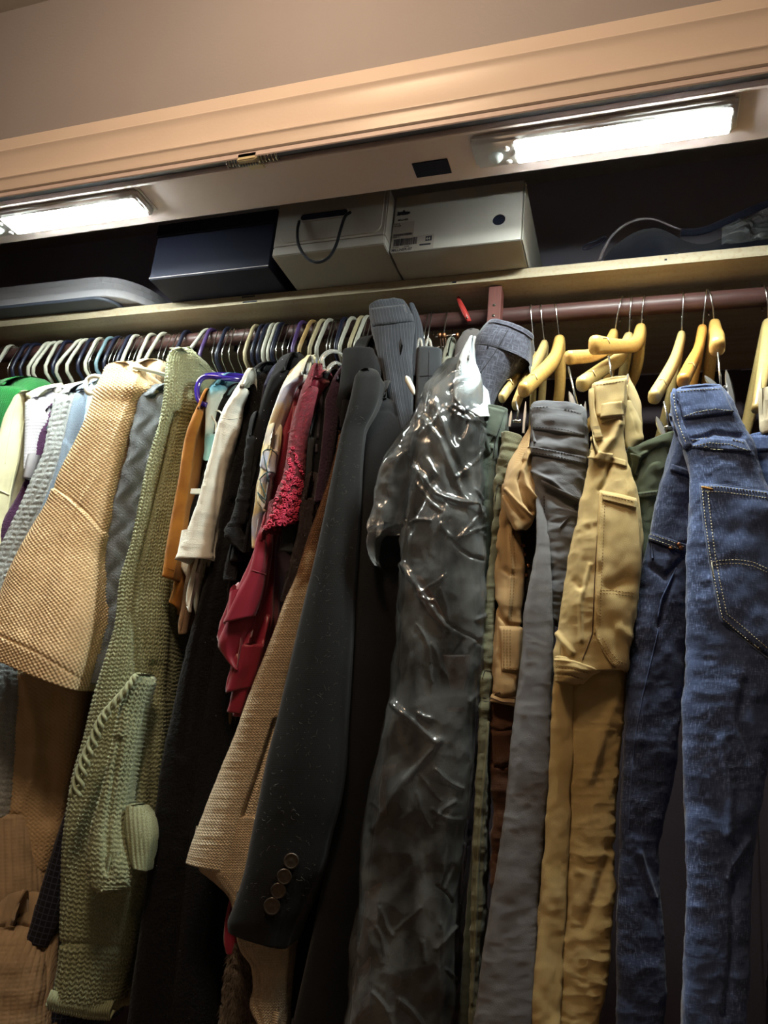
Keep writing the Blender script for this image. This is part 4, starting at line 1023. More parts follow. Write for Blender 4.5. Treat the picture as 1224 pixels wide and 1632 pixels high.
# 16 white shirt
M['white'] = fab('white_slub_cotton', (232, 233, 222), 'slub', var=.05, bd=.0007); M['peach'] = fab('peach_lace_cotton', (200, 164, 128), 'lace')
t = garment('white_shirt', 'bright off-white slub cotton short-sleeved shirt', 'shirt', 370, 650)
b = loft('sleeve', [(380, 626, 392, 628), (362, 648, 386, 652), (350, 668, 382, 684), (337, 716, 370, 722), (325, 759, 358, 764), (312, 806, 350, 812), (296, 847, 343, 852), (286, 872, 341, 874), (278, 891, 339, 893)], M['white'], t, Y=.945, slant=.035, D=.05, cap=9, thick=.003,
         folds=[('v', .002, .025, 8, 24), ('c', [(354, 680), (352, 730), (346, 800), (340, 880)], 3.5, -.002), ('h', .0010, .008, 4, 25), ('c', [(284, 874), (310, 880), (340, 880)], 1.4, -.0006)])
loft('body', [(640, 372, 392), (720, 345, 378), (800, 325, 352), (870, 296, 335), (900, 288, 325), (925, 300, 320), (946, 305, 314)], M['white'], t, Y=1.0, slant=.02, D=.16, cap=6, thick=.003, folds=[('v', .003, .02, 6, 26)])
seam('armhole_seam', b, [[(352, 666), (368, 668), (384, 665)]], M['white'], t, r=.0008)
t = garment('peach_camisole', 'peach lace-trimmed camisole hem showing beneath the white shirt', 'camisole', 300, 980)
loft('body', [(900, 300, 330), (940, 292, 314), (970, 287, 304), (1000, 283, 299), (1010, 284, 297)], M['peach'], t, Y=.99, slant=.02, D=.1, cap=6, folds=[('v', .002, .01, 6, 27)])
loft('white_edge', [(915, 306, 318), (940, 298, 308), (960, 296, 306), (975, 300, 304)], M['white'], t, Y=.975, slant=.01, D=.02, cap=4)
# 17 long black fuzzy cardigan
t = garment('black_cardigan', 'long fuzzy black knit cardigan right of the white shirt', 'cardigan', 405, 610)
M['blackknit'] = fab('fuzzy_black_knit', (13, 14, 19), 'boucle', bd=.0014, sheen=.08, sparkle=.012)
loft('body', [(606, 392, 425), (650, 385, 420), (700, 379, 412), (760, 366, 400), (830, 350, 390), (870, 343, 382), (950, 318, 362), (1050, 292, 340), (1200, 262, 320), (1350, 240, 306), (1500, 218, 292), (1680, 196, 280)], M['blackknit'], t, Y=.985, slant=.04, D=.24, cap=14, res=2.7, folds=[('w', .0012, .012, 3), ('v', .005, .04, 7, 28), ('c', [(372, 800), (335, 950), (310, 1050), (290, 1200)], 6, -.006)])
t = garment('black_dress', 'long plain black knit dress hanging behind the satin ruffled top', 'dress', 390, 900)
loft('body', [(700, 392, 430), (870, 372, 420), (950, 350, 405), (1050, 326, 388), (1200, 305, 372), (1350, 290, 362), (1500, 275, 350), (1680, 258, 340)], M['blackknit'], t, Y=1.02, slant=.03, D=.2, cap=6, res=3.5, folds=[('v', .006, .04, 7, 29)])
# 18 sparkly black
M['sparkblack'] = fab('black_fabric_with_glitter_dots', (17, 18, 22), 'weave', sheen=.05, sparkle=.16)
t = garment('glitter_dress', 'black top speckled with tiny glitter dots and ruffled sleeve ends', 'top', 455, 600)
b = loft('sleeve', [(606, 430, 470), (622, 423, 456), (645, 416, 442), (690, 405, 427), (717, 398, 421), (756, 389, 414), (796, 385, 411), (845, 376, 406), (366, 893, 396, 897)], M['sparkblack'], t, Y=.955, slant=.03, D=.06, cap=16, thick=.004, folds=[('v', .003, .02, 7, 30), ('c', [(432, 660), (412, 740), (400, 800), (388, 890)], 2.5, -.003)])
loft('body', [(640, 420, 450), (720, 400, 430), (800, 388, 416), (880, 372, 408), (920, 366, 404), (948, 361, 396), (966, 360, 374)], M['sparkblack'], t, Y=.985, slant=.02, D=.2, cap=6, thick=.004, folds=[('v', .005, .015, 5, 31)])
M['blackfrill'] = fab('black_pleated_chiffon', (22, 23, 27), 'slub', sheen=.05, bd=.001)
loft('ruffle', [(700, 392, 408), (740, 388, 402), (790, 378, 398), (828, 368, 392), (848, 357, 386), (856, 358, 388), (880, 386, 392)], M['blackfrill'], t, Y=.945, slant=.01, D=.02, cap=6, folds=[('h', .003, .006, 4, 32)])
loft('ruffle', [(893, 362, 376), (908, 358, 374), (920, 355, 375), (926, 357, 376)], M['blackfrill'], t, Y=.958, slant=.01, D=.02, cap=4, folds=[('h', .002, .006, 4, 33)])
# 19 navy
M['navy'] = fab('navy_jersey', (26, 28, 60), 'weave')
t = garment('navy_top', 'navy blue top shoulder just above the glitter-speckled black one', 'top', 440, 595)
loft('body', [(598, 428, 468), (615, 420, 455), (640, 416, 445), (700, 405, 430), (850, 385, 405)], M['navy'], t, Y=.995, slant=.02, D=.2, cap=12, folds=[('v', .003, .02, 6, 34)])
# 20 chiffon
M['chiffon'] = fab('pastel_yellow_and_blue_chiffon', (218, 202, 140), 'slub', rgb2=(190, 196, 214), vs=16, var=.1, blot=(14, .55, (178, 190, 214)))
t = garment('chiffon_blouse', 'pastel yellow and pale blue chiffon blouse with teal-edged ruffles', 'blouse', 480, 610)
b = loft('sleeve', [(609, 462, 486), (619, 450, 473), (652, 436, 463), (690, 424, 449), (725, 416, 443), (752, 414, 439), (776, 408, 430), (800, 406, 425), (835, 401, 415), (873, 402, 408)], M['chiffon'], t, Y=.95, slant=.03, D=.05, cap=12, folds=[('v', .003, .015, 8, 35)])
b3 = loft('ruffle', [(720, 419, 441), (745, 415, 439), (753, 426, 437), (765, 416, 430), (780, 410, 428), (800, 411, 425), (815, 418, 422)], M['chiffon'], t, Y=.938, slant=.02, D=.012, cap=4, hem=True, folds=[('v', .002, .01, 5, 36)])
M['tealthr'] = fab('teal_overlock_thread', (66, 104, 110), 'weave')
seam('teal_edging', b3, [[(416, 727), (422, 718), (430, 716), (437, 720), (442, 726)], [(438, 754), (430, 752), (423, 755), (414, 764), (409, 776), (413, 790), (421, 802)]], M['tealthr'], t, r=.0010, curve=True)
seam('teal_edging', b3, [[(414, 745), (412, 735), (416, 727)]], M['tealthr'], t, r=.0011)
loft('shoulder', [(609, 470, 497), (622, 464, 490), (650, 459, 476), (700, 448, 462)], fab('pale_yellow_chiffon', (202, 192, 116), 'slub'), t, Y=.985, slant=.03, D=.14, cap=10, folds=[('v', .002, .015, 8, 37)])
t_hk = thing('plastic_hanger', 'clear plastic hanger with a curved end above the crimson lace top', 'hanger', PP(528, 580, 1.0), 'hangers on the clothes rod')
MB().tube(spline([PP(514, 586, .985), PP(513, 572, .985), PP(522, 562, .99), PP(534, 560, 1.0), PP(546, 566, 1.02), PP(556, 577, 1.05)], 7), .0052, 8, .6).build('arm_end_loop', M['clear_pl'], t_hk, True)
MB().tube(spline([PP(514, 588, .985), PP(521, 592, .985), PP(526, 584, .988), PP(535, 578, .995), PP(545, 583, 1.01), PP(556, 592, 1.04)], 7), .0045, 8, .6).build('notch', M['clear_pl'], t_hk, True)
# pale bar of a hanger by the yellow shoulder
hk = thing('plastic_hanger', 'cream plastic hanger with a straight bar above the yellow chiffon shoulder', 'hanger', PP(480, 590, 1.05), 'hangers on the clothes rod')
MB().tube([PP(464, 588, 1.03), PP(480, 588, 1.05), PP(498, 586, 1.08), PP(510, 585, 1.10)], .0048, 8).build('arm', M['cream_pl'], hk, True)
MB().box(PP(490, 600, 1.07) , PP(503, 584, 1.085)).build('hook_socket', M['cream_pl'], hk)
# 21 crimson satin
M['crimson'] = fab('crimson_satin', (140, 22, 50), 'smooth', .38, var=.08, spec=.5, bd=.0001, sheen=.3)
t = garment('satin_top', 'smooth crimson satin top with tiered ruffles at its hem', 'top', 480, 640)
loft('body', [(620, 464, 492), (650, 461, 486), (680, 452, 474), (720, 442, 466), (780, 432, 456), (830, 422, 448), (880, 408, 438), (922, 398, 437), (980, 392, 436), (1031, 386, 423), (1083, 378, 406), (1110, 374, 396), (1141, 372, 382)], M['crimson'], t, Y=.975, slant=.03, D=.1, cap=10, folds=[('v', .004, .02, 8, 38)])
b = loft('ruffle', [(868, 409, 424), (905, 400, 424), (915, 396, 423), (950, 376, 418), (355, 994, 408, 982)], M['crimson'], t, Y=.94, slant=.02, D=.02, cap=8, folds=[('v', .004, .02, 8, 39)])
seam('gather_seam', b, [[(402, 909), (412, 912), (424, 916)]], M['crimson'], t, r=.001)
loft('ruffle', [(975, 366, 408), (1000, 356, 404), (346, 1026, 398, 1008), (1045, 356, 386), (1068, 374, 380)], M['crimson'], t, Y=.952, slant=.02, D=.02, cap=5, folds=[('v', .005, .02, 8, 40)])
loft('ruffle', [(1030, 380, 420), (1060, 374, 412), (1085, 364, 404), (358, 1104, 400, 1094)], M['crimson'], t, Y=.96, slant=.02, D=.02, cap=5, folds=[('v', .004, .02, 8, 41)])
loft('ruffle', [(1090, 374, 398), (1115, 368, 392), (362, 1134, 385, 1138)], M['crimson'], t, Y=.967, slant=.01, D=.015, cap=5, folds=[('v', .003, .015, 8, 42)])
loft('tail', [(1470, 358, 372), (1500, 356, 378), (1520, 360, 376)], M['crimson'], t, Y=.985, slant=.01, D=.03, cap=5)
# 22 crimson lace
M['lace'] = fab('crimson_lace', (158, 22, 54), 'lace', .6, bd=.0012, sparkle=.05)
M['lace2'] = fab('raised_coral_crimson_lace', (214, 56, 92), 'lace', .6, bd=.0014)
t = garment('lace_top', 'crimson lace top with raised floral lace at the sleeve end', 'top', 500, 620)
loft('shoulder', [(612, 494, 520), (640, 484, 506), (670, 470, 500), (690, 458, 492)], M['crimson'], t, Y=.958, slant=.05, D=.14, cap=11, rise=.03, folds=[('v', .002, .02, 6, 43)])
b = loft('sleeve', [(625, 484, 504), (645, 474, 501), (668, 466, 497), (700, 460, 490), (747, 455, 487), (766, 449, 486), (792, 439, 484), (808, 434, 480), (426, 826, 478, 812), (418, 846, 472, 836)], M['lace'], t, Y=.935, slant=.03, D=.03, cap=10, res=1.5, folds=[('v', .003, .02, 8, 44), ('r', .0012, .006, 45, 1)])
# raised lace: looping cords over the lower sleeve
mb = MB(); r_ = random.Random(8)
for k in range(170):
    f = (k / 170) ** .6; cy = 715 + 130 * f; fx = r_.random()
    xl = np.interp(cy, [715, 745, 766, 792, 826, 850], [459, 456, 450, 440, 428, 416]); xr = np.interp(cy, [745, 800, 826, 850], [486, 480, 476, 470])
    cx = xl + 2 + fx * (xr - xl - 4); R_ = 1.5 + 3.2 * r_.random() * (.4 + .6 * f); a0 = r_.random() * 6.3; tw = r_.choice((-1, 1)); q = []
    for m in range(9):
        a = a0 + tw * m * .75; rr = R_ * (1 - m * .07); h_, n_ = hit(b, cx + rr * math.cos(a), cy + rr * math.sin(a)); q.append(h_ + n_ * .0012)
    if max(np.linalg.norm(q[i] - q[i - 1]) for i in range(1, 9)) < .01: mb.tube(q, .0011 + .0004 * f, 5)
for k in range(16):
    cx = 416 + 56 * k / 15; cy = 852 - 34 * math.sin(k / 15 * math.pi * .62) + 6 * math.sin(k * 2.2); q = []
    for m in range(9):
        a = m * .8; q.append(PP(cx + 3.6 * math.cos(a), cy + 3.6 * math.sin(a), .972 + .0015 * math.sin(m + k)))
    mb.tube(q, .0012, 5)
o = mb.build('raised_lace', M['lace2'], t, True); o['kind'] = 'stuff'
# 23 black sequin, grey cuff, red-bead
t = garment('sequin_top', 'black top with a narrow strip of sequins right of the crimson lace', 'top', 510, 650)
M['sequin'] = fab('sequin_strip', (60, 56, 66), 'boucle', .4, sparkle=.6)
b = loft('body', [(625, 503, 536), (660, 500, 532), (700, 495, 534), (760, 488, 530), (820, 482, 515), (880, 474, 505), (950, 455, 495), (1020, 440, 480)], M['black'], t, Y=.985, slant=.03, D=.14, cap=12, folds=[('v', .004, .02, 8, 46)])
patch('sequin_strip', b, [(614, 511, 515), (640, 509, 514), (663, 506, 511), (690, 505, 509)], M['sequin'], t, .001, (4, 16))
patch('sequin_strip', b, [(652, 506, 511), (682, 504, 510), (700, 504, 508)], M['sequin'], t, .001, (4, 10)); patch('sequin_strip', b, [(708, 502, 506), (722, 500, 506)], M['sequin'], t, .001, (4, 6))
M['beads'] = fab('dark_wine_beaded_net', (44, 14, 22), 'lace', .35, sparkle=.3, bd=.0012)
loft('beaded_sleeve', [(800, 478, 500), (850, 474, 497), (900, 462, 488), (940, 452, 474), (960, 448, 466)], M['beads'], t, Y=.955, slant=.02, D=.02, cap=6, folds=[('r', .002, .008, 47, 1), ('v', .003, .01, 5, 48)])
M['slate'] = fab('slate_grey_jersey', (58, 62, 66), 'weave')
t = garment('slate_sleeve', 'dark slate sleeve end hanging under the raised crimson lace', 'top', 460, 860)
loft('sleeve', [(700, 490, 500), (780, 478, 492), (835, 452, 474), (862, 446, 470), (445, 878, 468, 882)], M['slate'], t, Y=.962, slant=.015, D=.03, cap=4, thick=.004, folds=[('h', .0015, .01, 3, 49)])
# 24 plum
t = garment('plum_cardigan', 'dark plum knit cardigan shoulder left of the black tailored jacket', 'cardigan', 530, 610)
loft('body', [(622, 524, 550), (640, 518, 546), (660, 517, 540), (700, 514, 534), (800, 500, 520)], fab('plum_knit', (58, 36, 58), 'boucle', bd=.001), t, Y=.975, slant=.03, D=.14, cap=18, folds=[('v', .002, .02, 6, 50)])
# 25 ombre knit
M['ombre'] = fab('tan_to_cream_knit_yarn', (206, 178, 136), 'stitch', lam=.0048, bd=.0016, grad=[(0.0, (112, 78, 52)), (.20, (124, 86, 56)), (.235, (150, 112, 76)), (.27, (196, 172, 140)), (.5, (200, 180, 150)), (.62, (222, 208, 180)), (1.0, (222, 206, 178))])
M['creamknit'] = fab('cream_knit_yarn', (218, 198, 166), 'stitch', lam=.0040, bd=.0012)
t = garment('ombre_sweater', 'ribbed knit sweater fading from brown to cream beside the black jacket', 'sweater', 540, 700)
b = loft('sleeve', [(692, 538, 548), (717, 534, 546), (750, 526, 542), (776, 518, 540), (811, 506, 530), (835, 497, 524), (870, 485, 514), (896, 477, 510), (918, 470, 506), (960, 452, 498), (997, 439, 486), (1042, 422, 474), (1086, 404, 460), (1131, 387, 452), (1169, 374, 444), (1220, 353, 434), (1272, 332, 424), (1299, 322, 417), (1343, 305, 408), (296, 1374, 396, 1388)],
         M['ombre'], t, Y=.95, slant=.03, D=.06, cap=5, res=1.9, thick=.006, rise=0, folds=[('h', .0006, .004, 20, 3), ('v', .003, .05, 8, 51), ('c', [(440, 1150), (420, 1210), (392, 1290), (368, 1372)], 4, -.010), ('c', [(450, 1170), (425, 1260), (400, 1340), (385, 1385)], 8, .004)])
b = loft('body', [(1300, 330, 460), (1384, 319, 455), (1398, 332, 455), (1412, 346, 456), (1425, 358, 458), (1439, 366, 460), (1465, 370, 462), (1491, 373, 462), (1515, 381, 460), (1546, 400, 458), (1573, 402, 456), (1600, 397, 455), (1640, 412, 452), (1680, 430, 450)], M['creamknit'], t, Y=.965, slant=.03, D=.08, cap=4, res=2, thick=.006,
         folds=[('v', .004, .03, 6, 52), ('c', [(378, 1495), (390, 1520), (412, 1550), (414, 1575), (408, 1605), (420, 1640)], 3.5, -.004)])
# fur
M['fur'] = fab('grey_brown_faux_fur', (104, 92, 80), 'fur', bd=.003)
t = garment('fur_garment', 'grey-brown faux fur sleeve near the bottom, left of the cream knit', 'jacket', 378, 1560)
b = loft('sleeve', [(1488, 368, 384), (1530, 362, 398), (1570, 356, 404), (1620, 350, 408), (1690, 344, 412)], M['fur'], t, Y=.99, slant=.02, D=.05, cap=10, folds=[('r', .004, .012, 53, .5)])
mb = MB(); r_ = random.Random(2)
for k in range(1100):
    px = 350 + 56 * r_.random(); py = 1492 + 140 * r_.random()
    h_, n_ = hit(b, px, py)
    if n_[1] > .2: continue
    d_ = np.array([r_.uniform(-.6, .6), 0, -1.0]) * .008; a_ = h_ + n_ * .0002; e_ = h_ + n_ * .004 + d_; s_ = np.array([.0006, 0, 0])
    mb.add([a_ - s_, a_ + s_, (a_ + e_) / 2 + n_ * .001 + s_, e_], [(0, 1, 2), (0, 2, 3)])
o = mb.build('fur_hair', M['fur'], t); o['kind'] = 'stuff'
t = garment('tan_dress', 'narrow strip of tan dress seen in the dark gap left of the knit sleeve', 'dress', 355, 1150)
loft('body', [(1010, 365, 372), (1060, 352, 372), (1120, 346, 372), (1200, 338, 362), (1260, 334, 350)], fab('muted_tan_cloth', (110, 84, 52), 'weave'), t, Y=1.03, slant=.01, D=.05, cap=5, folds=[('v', .003, .02, 6, 54)])

# 26 black tailored jacket
M['jacket'] = fab('black_jacket_wool', (11, 13, 16), 'weave', .88, sheen=.12, var=.2, bd=.0003)
t = garment('tailored_jacket', 'black tailored jacket with four metal sleeve buttons and pale lint', 'jacket', 590, 610)
b = loft('sleeve', [(606, 563, 606), (632, 558, 604), (656, 552, 596), (689, 543, 580), (738, 533, 575), (803, 520, 572), (878, 504, 568), (949, 487, 563), (997, 476, 561), (1083, 456, 556), (1145, 442, 552), (1213, 425, 549), (1275, 413, 540), (1333, 401, 524), (1384, 391, 511), (1422, 380, 494), (1450, 370, 482), (1470, 363, 472), (364, 1484, 458, 1509)],
         M['jacket'], t, Y=.925, slant=.03, D=.07, bulge=.5, cap=20, res=2.4, thick=.004, rise=0, folds=[('v', .0025, .06, 9, 60), ('c', [(436, 1513), (450, 1460), (470, 1400)], 1.5, -.0012)])
loft('front', [(560, 547, 596), (580, 545, 600), (620, 541, 590), (643, 536, 560), (660, 540, 552), (682, 543, 547)], M['black'], t, Y=.955, slant=.02, D=.14, cap=4, rise=.0, folds=[('v', .003, .02, 6, 61), ('c', [(537, 640), (550, 641), (566, 640)], 1.5, -.0012)])
loft('lapel', [(563, 560, 612), (590, 575, 618), (640, 585, 622)], M['black'], t, Y=1.0, slant=.03, D=.14, cap=5)
for (bx_, by_, r__) in ((464.5, 1371.5, .0105), (453.5, 1396, .0105), (444, 1418.5, .0107), (434, 1443, .0116)):
    h_, n_ = hit(b, bx_, by_)
    bt = MB().lathe(h_ + n_ * .0004, n_, [(r__ * .6, -.001), (r__ * .9, .0006), (r__, .0018), (r__ * .98, .003), (r__ * .86, .0040), (r__ * .80, .0034), (r__ * .70, .0031), (r__ * .3, .0036), (r__ * .05, .0038)], 22).build('button', M['brass'], t, True); bt['label'] = 'dull metal sleeve button'
# lint hairs
mb = MB(); r_ = random.Random(11)
M['lint'] = plain('pale_lint_hair', (96, 94, 90), .8)
for k in range(330):
    py = 640 + 830 * r_.random() ** .9; xl = np.interp(py, [640, 738, 878, 1083, 1275, 1470], [560, 536, 508, 460, 417, 368]); xr = np.interp(py, [640, 738, 878, 1083, 1275, 1470], [596, 573, 564, 552, 536, 470])
    px = xl + r_.random() * (xr - xl); a = r_.random() * 6.3; q = []
    L_ = r_.choice((2, 2.5, 4, 6, 9)); cu = r_.uniform(-1.0, 1.0)
    for m in range(5):
        h_, n_ = hit(b, px, py); q.append(h_ + n_ * .0004); px += L_ / 4 * math.cos(a); py += L_ / 4 * math.sin(a); a += cu * 1.1
    if n_[1] < 0 and np.linalg.norm(q[0] - q[-1]) < .02: mb.tube(q, .00013, 3)
o = mb.build('lint', M['lint'], t); o['kind'] = 'stuff'
# 27 second black coat
t = garment('black_coat', 'long black wool coat with a rounded shoulder right of the tailored jacket', 'coat', 615, 650)
M['coat'] = fab('black_coat_wool', (16, 18, 22), 'weave', .9, sheen=.1)
b = loft('sleeve', [(652, 592, 636), (670, 584, 640), (700, 578, 644), (750, 575, 648), (900, 566, 650), (1050, 558, 640), (1200, 548, 622), (1350, 525, 600), (1500, 495, 575), (1690, 455, 545)], M['coat'], t, Y=.975, slant=.04, D=.12, cap=18, res=3, folds=[('v', .004, .06, 9, 62), ('c', [(583, 668), (600, 655), (622, 653), (640, 668)], 1.8, -.0015)])
loft('body', [(640, 600, 660), (800, 596, 668), (1000, 580, 660), (1200, 552, 635), (1400, 500, 610), (1690, 440, 580)], M['coat'], t, Y=1.03, slant=.03, D=.16, cap=8, folds=[('v', .008, .05, 9, 63)])
# 28 pinstripe trousers folded over
M['pin'] = fab('charcoal_pinstripe_wool', (44, 48, 56), 'pin', .85)
t = garment('pinstripe_trousers', 'charcoal pinstriped trousers standing tall above the other clothes near the rod', 'trousers', 620, 500)
b = loft('leg', [(587, 488, 645, 482), (588, 500, 653, 494), (592, 524, 660, 516), (597, 548, 658, 540), (605, 576, 655, 572), (613, 606, 656, 604), (621, 640, 657, 640), (632, 668, 657, 668), (641, 692, 656, 692), (648, 720, 655, 720)], M['pin'], t, Y=1.0, slant=.02, D=.03, bulge=.4, cap=5, open_top=False, res=2.2, rise=0,
         folds=[('v', .003, .03, 5, 64), ('c', [(593, 521), (620, 514), (657, 513)], 1.5, -.0012), ('w', .001, .03, 4)])
patch('waistband', b, [(589, 492, 650, 485), (591, 506, 656, 499), (594, 520, 659, 512)], M['pin'], t, .0015, (12, 8))
loft('other_leg', [(487, 652, 660), (505, 656, 668), (530, 657, 673), (560, 655, 676), (600, 653, 668)], M['pin'], t, Y=1.03, slant=.01, D=.02, cap=5, rise=0)
cl = thing('hanger_clip', 'white plastic clip at the edge of the pinstriped trousers', 'clip', PP(652, 610, 1.02), None)
MB().tube(spline([PP(647, 600, .985), PP(650, 606, .982), PP(656, 618, .98), PP(660, 629, .98)], 4), [.0022, .003, .0042, .0050, .0052, .0052, .005, .005, .0048, .0045, .004, .003, .002], 8, .6).build('jaw', M['white_pl2'], cl, True)
MB().tube([PP(645, 591, 1.03), PP(655, 586, 1.05), PP(666, 579, 1.08)], .0010, 6).build('wire', M['chrome'], cl, True)
# 29 dark trousers
M['dkgrey'] = fab('dark_charcoal_twill', (40, 44, 50), 'twill', .85)
t = garment('dress_trousers', 'dark charcoal dress trousers on a clear clip hanger right of the pinstripes', 'trousers', 683, 570)
b = loft('waist', [(664, 556, 704, 558), (663, 600, 703, 601), (661, 650, 700, 650), (655, 720, 695, 720), (650, 780, 690, 780)], M['dkgrey'], t, Y=1.03, slant=.01, D=.025, cap=3, open_top=True, folds=[('v', .002, .02, 6, 65)])
seam('centre_seam', b, [[(684, 560), (683, 600), (683, 640)]], M['thread_dark'], t, r=.0007); seam('waist_seam', b, [[(664, 600), (684, 599), (702, 600)]], M['thread_dark'], t, r=.0006)
ch = thing('clip_hanger', 'clear plastic clips gripping the dark charcoal dress trousers', 'hanger', PP(683, 553, 1.06), 'hangers on the clothes rod')
for (x_, w_) in ((669, 10), (683, 12)):
    MB().tube(spline([PP(x_ - w_ / 2, 562, 1.03), PP(x_ - 2, 543, 1.03), PP(x_ + 2, 543, 1.03), PP(x_ + w_ / 2, 562, 1.03)], 5), .0028, 7, .7).build('clip', M['clear_pl'], ch, True)
MB().tube([PP(660, 556, 1.06), PP(712, 553, 1.06)], .0018, 6).build('bar', M['chrome'], ch, True)
for k, (x_, y_) in enumerate(((686, 490), (692, 489), (716, 488))):
    hanger(x_, y_, 'w', M['chrome'], 'thin bare steel wire hook, %s one right of the pinstriped trousers' % ORD[k], -.02, 'hangers on the clothes rod')
ch = thing('clip_hanger', 'steel clip hanger with small copper springs right of the charcoal trousers', 'hanger', PP(703, 545, 1.06), 'hangers on the clothes rod')
MB().tube([PP(694, 537, 1.07), PP(732, 533, 1.07)], .0016, 6).build('bar', M['chrome'], ch, True)
for x_ in (701, 708, 729):
    MB().lathe(PP(x_, 535, 1.065), (1, 0, 0), [(.004, -.003), (.0055, -.0015), (.0055, .0015), (.004, .003)], 10).build('clip_spring', M['copper'], ch, True)
for x_ in (702, 706, 710): MB().tube([PP(x_, 540, 1.06), PP(x_ + 2, 560, 1.05), PP(x_ + 1, 578, 1.045)], .0014, 5).build('clip_jaw', M['chrome'], ch, True)
cl = thing('bag_clip', 'red plastic clip hanging at an angle from the rod', 'clip', PP(738, 490, 1.12), None)
MB().tube([PP(730, 474, 1.13), PP(736, 488, 1.13), PP(742, 500, 1.13), PP(748, 512, 1.13)], [.0035, .0055, .0058, .0045], 8, .5).build('handle', M['red_pl'], cl, True)
MB().lathe(PP(744, 507, 1.123), (0, -1, 0), [(.002, 0), (.002, .0015), (.001, .002)], 8).build('pin', M['chrome'], cl, True)
MB().tube([PP(731, 476, 1.13), PP(729, 464, 1.14)], .0015, 5).build('loop', M['red_pl'], cl, True)
# 30 taupe and olive garments behind the suit bag
t = garment('taupe_skirt', 'taupe grey cloth folded behind the plastic covered suit', 'skirt', 745, 550)
loft('body', [(532, 736, 764), (550, 726, 762), (575, 722, 760), (620, 712, 756), (700, 700, 750)], fab('taupe_cloth', (84, 80, 80), 'weave'), t, Y=1.06, slant=.02, D=.06, cap=8, rise=.01, folds=[('v', .003, .02, 6, 66)])
t = garment('olive_skirt', 'pale olive grey cloth left of the plastic covered suit shoulder', 'skirt', 710, 590)
loft('body', [(575, 704, 720), (600, 698, 718), (640, 690, 715), (720, 680, 700)], fab('pale_olive_cloth', (112, 114, 102), 'weave'), t, Y=1.04, slant=.02, D=.05, cap=8, folds=[('v', .003, .02, 6, 67)])
# suit in plastic
M['suit'] = fab('dark_brown_grey_suit_wool', (54, 51, 50), 'weave', .85); M['paper'] = fab('white_shoulder_paper', (196, 204, 210), 'smooth', .7)
M['satinl'] = fab('copper_brown_lining', (86, 50, 34), 'smooth', .35, spec=.6)
t = garment('wrapped_suit', 'dark grey-brown suit inside a clear plastic dry-cleaning bag with white shoulder paper', 'suit', 730, 620)
s_ = loft('sleeve', [(600, 712, 750), (622, 690, 755), (661, 678, 758), (709, 668, 760), (794, 656, 762), (870, 650, 763), (949, 645, 764), (1000, 640, 762), (1100, 632, 755), (1172, 622, 749), (1280, 604, 738), (1400, 588, 724), (1540, 572, 714), (1700, 555, 704)], M['suit'], t, Y=.96, slant=.04, D=.14, bulge=.5, cap=22, folds=[('v', .006, .05, 7, 68), ('w', .003, .06, 5)])
for rows_ in ([(918, 664, 672), (945, 664, 688), (975, 680, 704), (1000, 706, 712)], [(1044, 706, 748), (1060, 708, 748), (1080, 714, 742), (1100, 718, 736)], [(1128, 712, 736), (1134, 712, 738)], [(1220, 611, 616), (1300, 608, 616)], [(1420, 584, 590), (1450, 572, 592), (1500, 574, 586), (1525, 573, 580)], [(1550, 560, 572), (1640, 556, 572)]):
    o = patch('satin_lining', s_, rows_, M['satinl'], t, .003, (8, 12), wob=.003, seed=len(rows_)); o['label'] = 'coppery brown satin showing through the plastic'
pp = loft('shoulder_paper', [(575, 742, 754), (590, 732, 762), (610, 724, 768), (630, 722, 773), (648, 738, 777), (664, 764, 778)], M['paper'], t, Y=.950, slant=.035, D=.03, bulge=.3, cap=3, hem=False, folds=[('w', .0012, .03, 7)])
for k, (x_, y_) in enumerate(((636, 1508), (632, 1530), (628, 1560), (624, 1592))):
    h_, n_ = hit(s_, x_, y_); MB().lathe(h_ + n_ * .0005, n_, [(.008, -.001), (.0095, .001), (.009, .003), (.006, .0034), (.001, .003)], 18).build('button', M['black_pl'], t, True)
fo = [('f', .0085, .050, 70, 1.5), ('w', .005, .09, 71), ('f', .0030, .022, 72, 1.4), ('c', [(668, 660), (700, 700), (740, 790), (762, 810)], 6, .006), ('c', [(660, 745), (700, 790), (755, 806)], 5, .007), ('c', [(640, 836), (668, 800), (690, 760)], 5, -.006),
      ('c', [(690, 640), (715, 700), (745, 750)], 7, .005), ('c', [(640, 900), (680, 960), (710, 1000)], 5, .006), ('c', [(625, 1120), (690, 1180)], 5, .005), ('c', [(600, 1320), (640, 1250), (700, 1180)], 6, .005)]
_r = random.Random(21)
for k in range(60):
    yy_ = _r.uniform(620, 1620) if k % 3 else _r.uniform(620, 860); xl_ = np.interp(yy_, [610, 709, 949, 1280, 1640], [690, 655, 633, 590, 545]); xr_ = np.interp(yy_, [610, 1000, 1640], [768, 774, 720])
    xa = _r.uniform(xl_, xr_); an = _r.choice((1, 1, -1)) * _r.uniform(.5, 1.35); ln = _r.uniform(18, 70)
    p_ = [(xa, yy_)]
    for m in range(3): an += _r.uniform(-.35, .35); p_.append((p_[-1][0] + ln / 3 * math.cos(an), p_[-1][1] + ln / 3 * math.sin(an)))
    fo.append(('c', p_, _r.uniform(1.6, 3.6), _r.choice((1, 1, -1)) * _r.uniform(.0015, .0045)))
